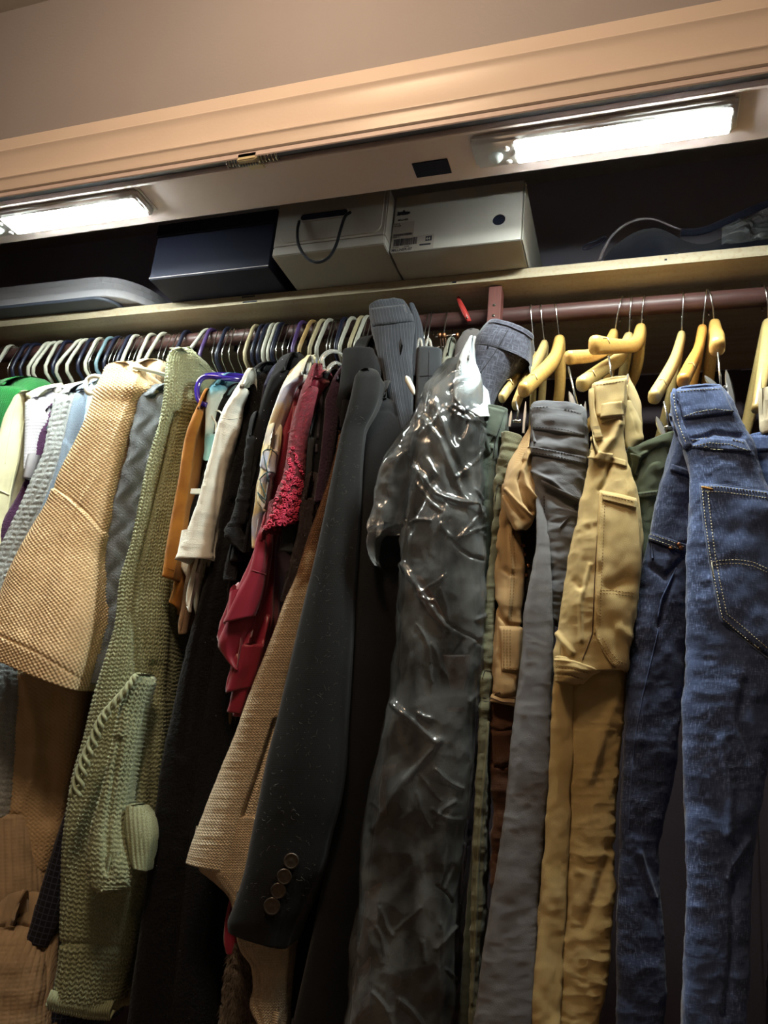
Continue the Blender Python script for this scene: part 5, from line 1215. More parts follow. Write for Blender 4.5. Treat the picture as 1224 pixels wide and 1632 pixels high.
fb = loft('plastic_bag', [(602, 700, 762), (622, 676, 768), (640, 671, 770), (661, 667, 772), (709, 654, 774), (794, 648, 774), (836, 640, 774), (878, 637, 775), (949, 633, 776), (1000, 629, 774), (1100, 620, 766), (1172, 608, 760), (1280, 590, 748), (1400, 572, 736), (1540, 556, 726), (1700, 538, 716)],
          M['film'], t, Y=.940, slant=.045, D=.17, bulge=.62, cap=10, res=2.1, folds=fo, hem=False, taper=.98, smooth=True)
fl = loft('plastic_flap', [(662, 664, 690), (690, 648, 688), (709, 634, 684), (743, 609, 672), (770, 600, 662), (794, 595, 655), (815, 590, 650), (836, 585, 640), (850, 582, 606), (867, 581, 598), (885, 587, 597), (901, 597, 601)], M['film2'], t, Y=.925, slant=.02, D=.05, bulge=.5, cap=6, res=2.0,
          folds=[('f', .008, .035, 74, 1.4), ('w', .004, .05, 75), ('f', .0025, .014, 76, 1.4)], hem=False)
# 31 navy linen trousers
M['linen'] = fab('navy_grey_linen', (48, 50, 62), 'linen', .85)
t = garment('linen_trousers', 'slate navy linen trousers flaring open at the waistband left of the wooden hangers', 'trousers', 800, 540)
b = loft('waist', [(776, 513, 850, 541), (768, 522, 846, 548), (758, 538, 840, 562), (755, 556, 830, 577), (755, 580, 815, 598), (757, 600, 803, 614), (760, 625, 790, 632), (763, 652, 781, 656), (766, 700, 776, 702)], M['linen'], t, Y=.99, slant=.03, D=.06, bulge=.6, cap=0, open_top=True, res=2, thick=.004, nback=20,
         folds=[('v', .0025, .03, 5, 77), ('c', [(758, 545), (790, 553), (832, 577)], 1.5, -.0012)])
seam('centre_seam', b, [[(810, 525), (800, 543), (790, 560), (776, 580), (764, 596)]], M['thread_dark'], t, r=.0006)
seam('waist_seam', b, [[(757, 549), (775, 549), (800, 556), (818, 565), (834, 579)]], M['thread_dark'], t, r=.0008)
seam('top_edge', b, [[(773, 515), (790, 514), (812, 520), (834, 530), (849, 541)]], M['linen'], t, r=.0014)

# ================================================================== trousers on wooden and clip hangers
M['dgreen'] = fab('dark_grey_green_canvas', (82, 92, 82), 'weave'); M['khakig'] = fab('khaki_green_canvas', (112, 112, 88), 'weave')
def crinkle(s): return [('v', .0035, .035, 4, s), ('w', .0022, .03, s + 1), ('r', .0012, .02, s + 2, .8)]
t = garment('green_trousers', 'dark grey-green trousers beside the slate linen pair', 'trousers', 790, 650)
b = loft('leg', [(777, 646, 808, 654), (770, 675, 803, 685), (763, 702, 792, 712), (764, 752, 788, 756), (768, 800, 788, 802), (770, 858, 784, 858), (772, 950, 784, 950), (768, 1086, 782, 1086), (758, 1250, 774, 1250), (748, 1400, 768, 1400), (738, 1540, 760, 1540), (725, 1700, 750, 1700)], M['dgreen'], t, Y=.985, slant=.01, D=.06, cap=3, open_top=True, res=2, folds=crinkle(80))
patch('waistband', b, [(778, 648, 804, 655), (771, 670, 797, 679), (767, 690, 790, 699)], M['dgreen'], t, .002, (8, 12)); seam('fly_seam', b, [[(803, 660), (797, 680), (789, 704), (786, 730)]], M['thread_dark'], t, r=.0008)
patch('waistband', b, [(765, 705, 786, 708), (765, 714, 786, 717)], M['dgreen'], t, .002, (8, 4))
t = garment('khaki_trousers', 'khaki green trousers with a thin long leg between the dark green and tan pairs', 'trousers', 815, 690)
b = loft('leg', [(802, 688, 830, 696), (799, 705, 829, 712), (793, 730, 827, 734), (787, 755, 818, 758), (786, 775, 802, 778), (788, 800, 798, 800), (782, 858, 796, 858), (776, 930, 790, 930), (773, 972, 788, 972), (769, 1030, 786, 1030), (765, 1086, 783, 1086), (764, 1120, 780, 1120), (762, 1180, 778, 1180), (757, 1260, 776, 1260), (754, 1330, 772, 1330), (752, 1420, 770, 1420), (750, 1520, 764, 1520), (746, 1700, 758, 1700)],
         M['khakig'], t, Y=.970, slant=.01, D=.05, cap=3, open_top=True, res=2, folds=[('v', .002, .03, 6, 84), ('w', .0015, .025, 85), ('h', .004, .014, 2, 86)])
seam('waist_seam', b, [[(786, 768), (794, 772), (802, 774)], [(766, 1068), (774, 1069), (783, 1070)], [(765, 1112), (773, 1113), (781, 1114)], [(765, 1117), (773, 1118), (781, 1119)]], M['thread_dark'], t, r=.0006)
seam('side_seam', b, [[(778, 1150), (772, 1230), (766, 1300), (760, 1400), (757, 1500), (752, 1600)]], M['khakig'], t, r=.0022)
# tan trousers, crumpled
M['tantr'] = fab('tan_cotton_twill', (188, 158, 112), 'twill', var=.1); M['browntr'] = fab('dark_brown_corduroy_cloth', (84, 54, 36), 'weave', var=.2)
t = garment('tan_trousers', 'crumpled tan cotton trousers with a dark brown lower leg', 'trousers', 830, 730)
b = loft('seat', [(716, 838, 848), (728, 830, 850), (763, 808, 852), (780, 802, 856), (800, 800, 857), (820, 806, 855), (835, 814, 848), (845, 820, 838)], M['tantr'], t, Y=.955, slant=.02, D=.06, cap=4, res=1.8,
         folds=[('w', .003, .03, 90), ('c', [(842, 722), (832, 750), (838, 775), (852, 795)], 3, .006), ('c', [(835, 735), (826, 765), (836, 800), (850, 815)], 2.5, -.005), ('c', [(802, 785), (820, 810), (835, 828)], 2.5, -.004), ('c', [(806, 780), (826, 802), (848, 822)], 2, .003)])
b = loft('leg', [(775, 799, 838), (800, 797, 832), (840, 792, 812), (877, 788, 832), (915, 786, 834), (953, 788, 832), (985, 791, 830), (1002, 791, 832), (1040, 787, 830), (1074, 785, 829), (1100, 783, 826), (781, 1118, 823, 1126)], M['tantr'], t, Y=.975, slant=.015, D=.06, cap=5, res=1.8, thick=.004,
         folds=[('w', .003, .03, 92), ('v', .003, .02, 5, 93), ('c', [(812, 840), (815, 900), (812, 950), (808, 985)], 3, .004), ('c', [(788, 960), (800, 985), (812, 995), (832, 997)], 3, -.005), ('c', [(790, 880), (800, 905), (815, 915)], 5, -.004), ('c', [(785, 1105), (800, 1112), (822, 1108)], 3, -.003)])
pk = patch('pocket_flap', b, [(796, 998, 829, 1000), (798, 1030, 829, 1032), (799, 1070, 828, 1072)], M['tantr'], t, .0014, (8, 10))
seam('stitching', b, [[(812, 850), (816, 900), (813, 950), (809, 990)], [(818, 850), (821, 900), (818, 950), (815, 990)]], M['thread_khaki'], t, r=.0005, dash=(3, 2), kind='stuff')
seam('stitching', pk, [[(803, 1003), (803, 1068)], [(808, 1003), (808, 1069)], [(813, 1003), (813, 1069)], [(800, 1066), (826, 1068)]], M['thread_khaki'], t, r=.0005, dash=(3, 2), kind='stuff')
seam('hem_seam', b, [[(782, 1112), (800, 1119), (822, 1120)], [(782, 1106), (800, 1112), (822, 1113)]], M['browntr'], t, r=.0009)
b = loft('lower_leg', [(1112, 780, 826), (1150, 779, 824), (1180, 778, 820), (1215, 780, 818), (1240, 784, 812), (1300, 786, 812), (1360, 782, 806), (1420, 784, 800), (1460, 786, 794)], M['browntr'], t, Y=.990, slant=.015, D=.05, cap=4, res=2, folds=[('w', .003, .025, 96), ('h', .004, .02, 3, 97), ('c', [(781, 1160), (800, 1168), (820, 1160)], 3, -.003), ('c', [(783, 1215), (800, 1225), (818, 1215)], 3, -.003)])
patch('patch', b, [(784, 1166, 816, 1164), (785, 1195, 815, 1195), (787, 1222, 811, 1220)], M['browntr'], t, .002, (8, 8))
t = garment('dark_brown_garment', 'dark brown cloth with brass fasteners in the gap beside the tan trousers', 'trousers', 838, 880)
b = loft('body', [(735, 843, 858), (770, 846, 862), (850, 828, 856), (880, 829, 854), (925, 832, 850), (975, 826, 842), (1000, 824, 838)], fab('near_black_brown_cloth', (30, 25, 24), 'weave'), t, Y=.995, slant=.01, D=.05, cap=5, folds=[('w', .004, .02, 98)])
for (x_, y_) in ((834, 870), (836, 884), (842, 902), (838, 917)):
    h_, n_ = hit(b, x_, y_); MB().lathe(h_ + n_ * .0005, n_, [(.002, -.001), (.0034, 0), (.003, .0015), (.001, .002)], 12).build('rivet', M['copper'], t, True)
# 35 grey trousers
M['greytr'] = fab('slate_grey_cotton', (104, 106, 112), 'twill', var=.10); M['greytr2'] = fab('light_slate_grey_cotton', (112, 112, 116), 'twill', var=.12)
t = garment('grey_trousers', 'slate grey cotton trousers with a stitched waistband left of the mustard pair', 'trousers', 890, 660)
b = loft('seat', [(848, 643, 930, 654), (844, 660, 934, 672), (844, 695, 937, 702), (845, 718, 937, 726), (847, 748, 934, 756), (850, 775, 928, 785), (856, 800, 926, 806), (862, 850, 918, 850), (870, 907, 910, 907), (872, 960, 900, 965), (876, 985, 892, 992)], M['greytr'], t, Y=.965, slant=.02, D=.07, bulge=.5, cap=0, open_top=True, res=2, thick=.004,
         folds=[('w', .002, .03, 100), ('h', .0035, .014, 3, 101), ('c', [(850, 752), (880, 768), (905, 790), (928, 797)], 3, .004), ('c', [(856, 772), (885, 790), (920, 806)], 8, -.007), ('c', [(866, 800), (868, 900)], 4, -.003)])
wb = patch('waistband', b, [(846, 646, 929, 656), (846, 665, 930, 675), (848, 684, 931, 696)], M['greytr'], t, .0022, (26, 12))
wb2 = patch('yoke_seam', b, [(847, 711, 933, 728), (848, 724, 933, 741)], M['greytr'], t, .0022, (26, 5))
seam('stitching', wb, [[(850, 650), (880, 648), (905, 653), (926, 660)], [(849, 681), (880, 682), (905, 686), (929, 693)]], M['thread_dark'], t, r=.0005, dash=(3, 2), kind='stuff')
seam('stitching', wb2, [[(849, 714), (880, 718), (930, 730)], [(849, 721), (880, 726), (930, 738)]], M['thread_dark'], t, r=.0005, dash=(3, 2), kind='stuff')
pf = patch('pocket_edge', b, [(864, 765, 928, 797), (866, 772, 928, 802)], M['greytr'], t, .003, (20, 4))
seam('fly_edge', b, [[(852, 652), (849, 672), (850, 694), (853, 706)]], M['greytr'], t, r=.0022)
seam('side_seam', b, [[(867, 790), (869, 850), (871, 900), (874, 960)]], M['thread_dark'], t, r=.0006, dash=(3, 2), kind='stuff')
b = loft('leg', [(735, 847, 853), (760, 848, 858), (800, 854, 866), (850, 855, 873), (907, 849, 878), (978, 835, 880), (1040, 830, 880), (1120, 821, 878), (1215, 811, 876), (1280, 804, 872), (1333, 797, 868), (1404, 787, 862), (1475, 775, 857), (1570, 762, 853), (1700, 745, 846)], M['greytr2'], t, slant=.02, D=.06, bulge=.5, cap=5, res=2.4, rise=0, Ys=[.972, .966, .955, .945, .938] + [.935] * 10,
         folds=[('v', .002, .05, 6, 103), ('w', .0018, .05, 104), ('r', .0007, .02, 105, .7)])
# 36 mustard carpenter trousers
M['khaki'] = fab('mustard_khaki_canvas', (192, 170, 120), 'twill', rgb2=(178, 154, 102), sheen=.1)
t = garment('mustard_trousers', 'mustard khaki carpenter trousers with a rolled strap at the knee', 'trousers', 970, 620)
b = loft('seat', [(945, 611, 999, 602), (941, 630, 999, 622), (942, 655, 997, 650), (944, 682, 993, 674), (944, 700, 993, 690), (941, 722, 995, 712), (936, 745, 1000, 742), (931, 780, 1011, 772), (925, 815, 1018, 802), (917, 845, 1022, 834), (908, 880, 1023, 865), (903, 910, 1020, 900), (897, 960, 1014, 955), (890, 1002, 1007, 1002), (884, 1042, 1001, 1036), (884, 1072, 997, 1068)], M['khaki'], t, Y=.935, slant=.02, D=.07, bulge=.45, cap=0, open_top=True, res=1.8, thick=.004,
         folds=[('w', .003, .04, 110), ('r', .0010, .02, 111, 1), ('c', [(985, 675), (975, 700), (960, 720), (948, 735)], 7, .006), ('c', [(975, 735), (968, 760), (957, 780)], 4, -.006), ('c', [(930, 800), (925, 900), (920, 980)], 9, .003), ('c', [(996, 920), (970, 935), (1000, 925)], 9, -.005), ('c', [(888, 1010), (900, 1025), (912, 1040)], 4, .004), ('c', [(940, 900), (925, 960), (926, 1020)], 3, .004), ('c', [(918, 925), (925, 935)], 6, -.004), ('c', [(985, 1000), (1000, 1015)], 6, .004)])
wb = patch('waistband', b, [(948, 611, 997, 603), (950, 640, 995, 634), (951, 664, 993, 660)], M['khaki'], t, .0025, (14, 12))
bl = patch('belt_loop', b, [(958, 646, 988, 640), (958, 658, 989, 654), (956, 668, 991, 664)], M['khaki'], t, .0055, (9, 8))
fl = patch('fly_edge', b, [(941, 622, 947, 620), (943, 655, 949, 652), (944, 690, 957, 690), (944, 704, 960, 700)], M['khaki'], t, .004, (6, 16))
seam('stitching', wb, [[(951, 614), (970, 611), (996, 607)]], M['thread_khaki'], t, r=.0005, dash=(3, 2), kind='stuff'); seam('belt_loop_edge', b, [[(958, 672), (970, 668), (992, 664)]], M['khaki'], t, r=.0022)
y1 = patch('yoke_seam', b, [(940, 718, 976, 724), (939, 731, 974, 737)], M['khaki'], t, .003, (14, 6)); y2 = patch('yoke_seam', b, [(976, 728, 997, 735), (975, 738, 998, 745)], M['khaki'], t, .002, (8, 5))
pk = patch('pocket', b, [(957, 783, 1012, 795), (955, 830, 1017, 835), (952, 890, 1019, 895), (950, 950, 1014, 955), (949, 1000, 1007, 1003), (950, 1018, 1005, 1022), (962, 1042, 1000, 1050), (976, 1062, 999, 1070)], M['khaki'], t, .003, (22, 44), wob=.0015, seed=3)
pb = patch('pocket_hem', pk, [(958, 785, 1011, 797), (960, 797, 1013, 811)], M['khaki'], t, .002, (18, 6))
seam('stitching', pb, [[(960, 789), (985, 793), (1009, 799)], [(961, 796), (985, 801), (1011, 808)]], M['thread_khaki'], t, r=.0005, dash=(3, 2), kind='stuff')
seam('stitching', pk, [[(964, 800), (962, 850), (960, 900), (957, 960), (956, 1000)], [(956, 945), (985, 947), (1012, 950)], [(956, 940), (985, 942), (1012, 945)], [(953, 1018), (966, 1040), (980, 1060)], [(960, 1016), (972, 1038), (986, 1054), (998, 1058)]], M['thread_khaki'], t, r=.0005, dash=(3, 2), kind='stuff')
seam('side_seam', b, [[(955, 785), (952, 850), (949, 900), (946, 960), (944, 1010), (928, 1052)]], M['browntr'], t, r=.0007)
fo = [('w', .003, .04, 114), ('r', .0016, .025, 115, .8)]
b2 = loft('leg', [(1040, 905, 1003), (1070, 905, 996), (1092, 908, 996), (1144, 907, 993), (1215, 906, 988), (1309, 905, 981), (1360, 903, 981), (1428, 901, 980), (1499, 896, 973), (1560, 892, 965), (1617, 888, 954), (1700, 880, 945)], M['khaki'], t, Y=.960, slant=.02, D=.06, bulge=.5, cap=4, res=1.9, rise=0, folds=fo + [('c', [(985, 1095), (965, 1160), (940, 1240)], 9, .004), ('c', [(975, 1350), (955, 1420), (930, 1480)], 9, -.004)])
b3 = loft('leg', [(1045, 884, 925), (1092, 883, 912), (1144, 881, 911), (1180, 878, 914), (1240, 874, 910), (1286, 871, 909), (1340, 868, 908), (1404, 864, 905), (1475, 860, 901), (1560, 854, 896), (1700, 842, 888)], M['khaki'], t, Y=.945, slant=.01, D=.05, bulge=.5, cap=4, res=1.9, rise=0, folds=[('w', .003, .03, 117), ('v', .003, .02, 8, 118)])
cu = loft('rolled_strap', [(883, 1047, 935, 1052), (883, 1052, 948, 1062), (883, 1064, 957, 1070), (884, 1074, 946, 1076), (885, 1086, 930, 1090)], M['khaki'], t, Y=.918, slant=.02, D=.02, bulge=.35, cap=3, res=1.5, rise=0, thick=.004, folds=[('w', .002, .02, 119), ('c', [(884, 1064), (915, 1066), (938, 1074)], 1.6, -.0015), ('c', [(884, 1074), (912, 1076), (930, 1084)], 1.6, -.0015), ('c', [(884, 1052), (918, 1055), (950, 1068)], 1.6, .0015)])
seam('stitching', cu, [[(885, 1064), (915, 1066), (938, 1073)], [(885, 1074), (912, 1077), (930, 1083)]], M['thread_khaki'], t, r=.0005, dash=(3, 2), kind='stuff')
loft('waist_back', [(642, 997, 1003), (660, 996, 1014), (680, 994, 1023), (700, 995, 1024), (714, 999, 1012)], M['khaki'], t, Y=.975, slant=.02, D=.04, bulge=.4, cap=4, res=2, folds=[('w', .002, .02, 120), ('c', [(1006, 655), (1017, 690)], 2, -.002)])
seam('pocket_edge', b, [[(956, 783), (985, 788), (1012, 795)], [(956, 784), (953, 850), (950, 950), (948, 1010)]], M['khaki'], t, r=.0013)
seam('waist_edge', b, [[(947, 611), (970, 607), (998, 603)]], M['khaki'], t, r=.0014)
# 37 olive trousers
M['olive'] = fab('deep_olive_green_cotton', (78, 86, 66), 'twill', var=.12)
t = garment('olive_trousers', 'deep olive green trousers tucked between the mustard pair and the jeans', 'trousers', 1040, 720)
b = loft('seat', [(1006, 716, 1074, 690), (996, 722, 1078, 706), (993, 735, 1072, 728), (1000, 755, 1066, 745), (1008, 775, 1060, 765), (1014, 800, 1055, 795), (1020, 830, 1050, 835), (1024, 860, 1046, 862), (1026, 900, 1040, 900)], M['olive'], t, Y=.975, slant=.02, D=.08, bulge=.5, cap=0, open_top=True, res=2, folds=[('w', .003, .03, 122), ('c', [(1010, 760), (1028, 735), (1060, 715)], 7, -.007), ('h', .002, .02, 3, 123), ('c', [(1000, 712), (1018, 728), (1030, 722)], 3, .004)])
patch('belt_loop', b, [(1007, 722, 1020, 726), (1008, 740, 1018, 743), (1003, 757, 1016, 758)], M['olive'], t, .006, (6, 8))
w2 = patch('waist_seam', b, [(1014, 786, 1054, 780), (1016, 795, 1053, 791)], M['olive'], t, .002, (12, 4)); seam('stitching', w2, [[(1017, 788), (1052, 783)]], M['thread_dark'], t, r=.0005, dash=(3, 2), kind='stuff')
# 38 dark jeans
M['denim2'] = fab('dark_indigo_denim', (42, 52, 80), 'denim', var=.2, bd=.0005); M['denim'] = fab('worn_blue_denim', (64, 80, 118), 'denim', var=.25, bd=.0005)
t = garment('indigo_jeans', 'dark indigo jeans hanging left of the lighter blue jeans', 'jeans', 1070, 740)
b = loft('leg', [(1079, 706, 1106, 706), (1070, 735, 1106, 735), (1058, 765, 1108, 765), (1048, 800, 1108, 800), (1038, 842, 1108, 842), (1030, 876, 1106, 876), (1024, 907, 1104, 907), (1014, 960, 1100, 960), (1006, 1002, 1096, 1002), (998, 1097, 1090, 1097), (995, 1180, 1082, 1180), (992, 1238, 1072, 1245), (989, 1310, 1056, 1310), (987, 1380, 1048, 1380), (985, 1428, 1050, 1428), (983, 1500, 1058, 1500), (982, 1600, 1060, 1600), (980, 1700, 1058, 1700)], M['denim2'], t, Y=.960, slant=.02, D=.07, bulge=.5, cap=6, res=2,
         folds=[('w', .003, .04, 125), ('r', .0012, .03, 126, .8), ('c', [(1040, 905), (1060, 920), (1090, 890)], 6, -.005), ('c', [(1035, 980), (1030, 1080), (1020, 1180)], 9, .004), ('c', [(1074, 920), (1060, 960), (1050, 1000)], 3, -.003), ('c', [(1020, 1360), (1042, 1430)], 4, .004)])
wb = patch('pocket_opening', b, [(1029, 846, 1094, 868), (1029, 860, 1092, 882)], M['denim2'], t, .003, (22, 6))
seam('stitching', wb, [[(1031, 850), (1060, 859), (1090, 871)], [(1031, 856), (1060, 866), (1088, 877)]], M['thread_white'], t, r=.0005, dash=(3, 2), kind='stuff')
for (x_, y_) in ((1082, 868), (1087, 865), (1085, 873)):
    h_, n_ = hit(wb, x_, y_); MB().lathe(h_ + n_ * .0005, n_, [(.0022, -.001), (.0032, 0), (.0028, .0014), (.0008, .002)], 12).build('rivet', M['copper'], t, True)
patch('yoke', b, [(1071, 740, 1104, 752), (1068, 750, 1103, 762)], M['denim2'], t, .002, (12, 4))
seam('side_seam', b, [[(1078, 905), (1068, 925), (1054, 955), (1048, 985)]], M['denim'], t, r=.0010); seam('side_seam', b, [[(1050, 1000), (1038, 1050), (1024, 1110), (1012, 1180), (1006, 1240), (1002, 1320)]], M['denim'], t, r=.0008)
# 39 main jeans
t = garment('blue_jeans', 'large worn blue jeans with a stitched side pocket at the right edge', 'jeans', 1120, 630)
b = loft('seat', [(1074, 621, 1150, 616), (1069, 632, 1160, 628), (1072, 660, 1174, 655), (1083, 690, 1186, 684), (1096, 722, 1200, 712), (1102, 760, 1216, 752), (1099, 800, 1228, 796), (1096, 850, 1236, 850), (1095, 907, 1240, 907), (1094, 955, 1240, 955), (1090, 1096, 1238, 1096), (1086, 1191, 1228, 1191), (1090, 1262, 1214, 1262), (1092, 1333, 1207, 1333), (1094, 1428, 1200, 1428), (1092, 1522, 1194, 1522), (1090, 1600, 1188, 1600), (1088, 1700, 1182, 1700)], M['denim'], t, Y=.925, slant=.02, D=.08, bulge=.42, cap=0, open_top=True, res=2, thick=.004,
         folds=[('w', .0035, .05, 130), ('r', .0012, .03, 131, .8), ('h', .002, .03, 3, 132), ('c', [(1105, 705), (1140, 690), (1180, 695)], 5, -.004), ('c', [(1190, 1090), (1180, 1150), (1200, 1200)], 9, -.005), ('c', [(1150, 1180), (1165, 1260), (1160, 1330)], 8, .004), ('c', [(1195, 1340), (1165, 1380), (1160, 1400)], 4, .004), ('c', [(1170, 1400), (1168, 1520), (1155, 1620)], 6, -.004)])
wb = patch('waistband', b, [(1078, 622, 1148, 617), (1083, 640, 1157, 634), (1090, 668, 1168, 658)], M['denim'], t, .0028, (22, 14))
seam('stitching', wb, [[(1080, 625), (1110, 621), (1147, 620)], [(1090, 664), (1110, 657), (1140, 652), (1166, 655)]], M['thread_white'], t, r=.0006, dash=(3, 2), kind='stuff')
yk = patch('yoke', b, [(1100, 699, 1186, 702), (1103, 714, 1196, 722)], M['denim'], t, .0025, (22, 6))
seam('stitching', yk, [[(1103, 702), (1130, 697), (1160, 698), (1186, 706)], [(1105, 711), (1130, 706), (1162, 708), (1192, 718)]], M['thread_white'], t, r=.0006, dash=(3, 2), kind='stuff')
fl = patch('fly_edge', b, [(1073, 622, 1079, 622), (1072, 640, 1079, 640), (1078, 670, 1088, 668), (1088, 700, 1098, 697), (1094, 716, 1103, 710)], M['denim'], t, .005, (6, 18))
seam('stitching', fl, [[(1074, 628), (1076, 650), (1083, 680), (1094, 706)]], M['thread_white'], t, r=.0006, dash=(3, 2), kind='stuff')
seam('fly_edge', b, [[(1070, 624), (1066, 645), (1070, 670), (1082, 698), (1096, 718)]], M['denim'], t, r=.0024)
pk = patch('pocket', b, [(1116, 771, 1230, 786), (1120, 820, 1234, 830), (1127, 870, 1236, 880), (1134, 905, 1238, 925), (1142, 950, 1238, 975), (1150, 990, 1238, 1055)], M['denim'], t, .0032, (34, 40), wob=.0012, seed=5)
seam('stitching', pk, [[(1118, 775), (1150, 776), (1190, 781), (1224, 786)], [(1119, 783), (1150, 784), (1190, 789), (1224, 794)], [(1119, 778), (1124, 830), (1131, 880), (1139, 925), (1151, 985), (1180, 1010), (1224, 1046)], [(1128, 784), (1133, 830), (1139, 880), (1147, 925), (1158, 978), (1185, 1000), (1224, 1034)]], M['thread_white'], t, r=.0006, dash=(3, 2), kind='stuff')
seam('stitching', pk, [[(1131, 896), (1150, 893), (1175, 892), (1200, 896), (1222, 906)], [(1132, 902), (1150, 899), (1175, 898), (1200, 902), (1222, 912)]], M['thread_white'], t, r=.0006, dash=(3, 2), kind='stuff')
M['worn'] = fab('faded_denim_edge', (112, 128, 160), 'denim', var=.3)
seam('pocket_edge', b, [[(1117, 772), (1150, 773), (1190, 778), (1226, 785)], [(1116, 773), (1121, 830), (1128, 880), (1136, 925), (1149, 990), (1180, 1015), (1224, 1050)]], M['worn'], t, r=.0011)
seam('waist_edge', b, [[(1075, 620), (1095, 617), (1125, 614), (1149, 616)]], M['worn'], t, r=.0014)
seam('bar_tack', pk, [[(1118, 776), (1128, 778), (1136, 780)]], M['thread_gold'], t, r=.0014)
# 40 right-hand jeans
t = garment('light_jeans', 'faded blue jeans cut off by the right-hand edge of the picture', 'jeans', 1215, 690)
b = loft('seat', [(1194, 694, 1260, 690), (1196, 715, 1270, 710), (1202, 735, 1280, 730), (1214, 765, 1290, 760), (1224, 800, 1300, 800), (1236, 900, 1310, 900), (1240, 1100, 1310, 1100), (1236, 1300, 1300, 1300), (1230, 1700, 1290, 1700)], M['denim'], t, Y=.975, slant=.02, D=.06, cap=0, open_top=True, folds=crinkle(135))
patch('waistband', b, [(1196, 696, 1256, 692), (1200, 720, 1262, 716)], M['denim'], t, .003, (16, 6))
t2_ = loft('leather_patch', [(1210, 672, 1240, 665), (1210, 682, 1240, 678), (1213, 692, 1240, 690)], fab('pale_tag_cloth', (176, 166, 142), 'weave'), t, Y=.965, slant=.01, D=.008, cap=2)

# ------------------------------------------------------------------ wooden hangers
def wood_hanger(label, hookpts, armpts, mat, rad=None, tip_y=None, Yw=None, notch=None, bar=None, grp='wooden hangers'):
    """armpts: (px, py, Y, half height, half thickness) from the neck to the near end"""
    p = PP(*armpts[0][:3]); t = thing('wooden_hanger', label, 'hanger', p, grp)
    A = np.array([PP(a[0], a[1], a[2]) for a in armpts]); hh = np.array([a[3] for a in armpts]); tk_ = np.array([a[4] for a in armpts])
    C = spline(A, 6); hs = spline(np.stack([hh, tk_, 0 * hh], -1), 6)
    m = len(C); T = np.gradient(C, axis=0); T /= np.linalg.norm(T, axis=1)[:, None]
    # round off the near end
    k_ = np.linspace(0, 1, 5)[1:]; endc = np.array([C[-1] + T[-1] * hs[-1, 1] * .9 * math.sin(a * math.pi / 2) for a in k_]); ends = np.array([hs[-1] * max(.12, math.cos(a * math.pi / 2) ** .7) for a in k_])
    C = np.vstack([C, endc]); hs = np.vstack([hs, ends]); T = np.vstack([T, np.repeat(T[-1:], 4, 0)])
    V = []; n = 14; X_ = np.array([1., 0, 0])
    for k in range(len(C)):
        s_ = X_ - X_.dot(T[k]) * T[k]; s_ /= np.linalg.norm(s_); u_ = np.cross(T[k], s_)
        if u_[2] < 0: u_ = -u_
        for j in range(n):
            a = 2 * math.pi * j / n; c, s2 = math.cos(a), math.sin(a)
            V.append(C[k] + s_ * hs[k, 1] * np.sign(c) * abs(c) ** .75 + u_ * hs[k, 0] * np.sign(s2) * abs(s2) ** .75)
    Fc = [(k * n + j, k * n + (j + 1) % n, (k + 1) * n + (j + 1) % n, (k + 1) * n + j) for k in range(len(C) - 1) for j in range(n)] + [tuple(range(n))[::-1], tuple((len(C) - 1) * n + j for j in range(n))]
    mk('arm', V, Fc, mat, t, True)
    # far arm: mirror image about the neck
    V2 = [np.array([2 * A[0][0] - v[0] if False else v[0] + 2 * (A[0][0] - v[0]) * .0, 2 * A[0][1] - v[1], v[2]]) for v in V]
    mk('far_arm', V2, Fc, mat, t, True)
    if notch:
        q = PP(*notch); MB().tube([q + [-.006, 0, .0012], q + [0, -.002, .0004], q + [.004, -.001, -.009]], .0011, 6).build('notch', M['wood2'], t, True)
    x0 = A[0]; top = np.array([x0[0], RY, RZ + .0205])
    hp = [(x0[0], RY + R_ * math.cos(a), RZ + .0195 - .025 + R_ * math.sin(a)) for R_ in (.025,) for a in np.radians(np.linspace(-20, 190, 15))]
    hp[-1] = (x0[0], RY - .0245, RZ - .010); ne = [(x0[0] - .1 * (x0[0] * 0), RY - .021, RZ - .026), (x0[0], (RY - .012 + x0[1]) / 2, (RZ - .03 + x0[2]) / 2), (x0[0], x0[1], x0[2] - .004)]
    pts = np.array(hp + ne); 
    if hookpts: 
        dx = PP(hookpts[0], hookpts[1], RY - .02 - DY)[0] - x0[0]; f = np.clip((pts[:, 2] - x0[2]) / (RZ - x0[2]), 0, 1.3); pts[:, 0] += dx * f
    MB().tube(pts, .0014, 7, up=(1, 0, 0)).build('hook', M['chrome'], t, True)
    return t
H_ = 1.150   # rod plane, before the common push along the camera's line of sight
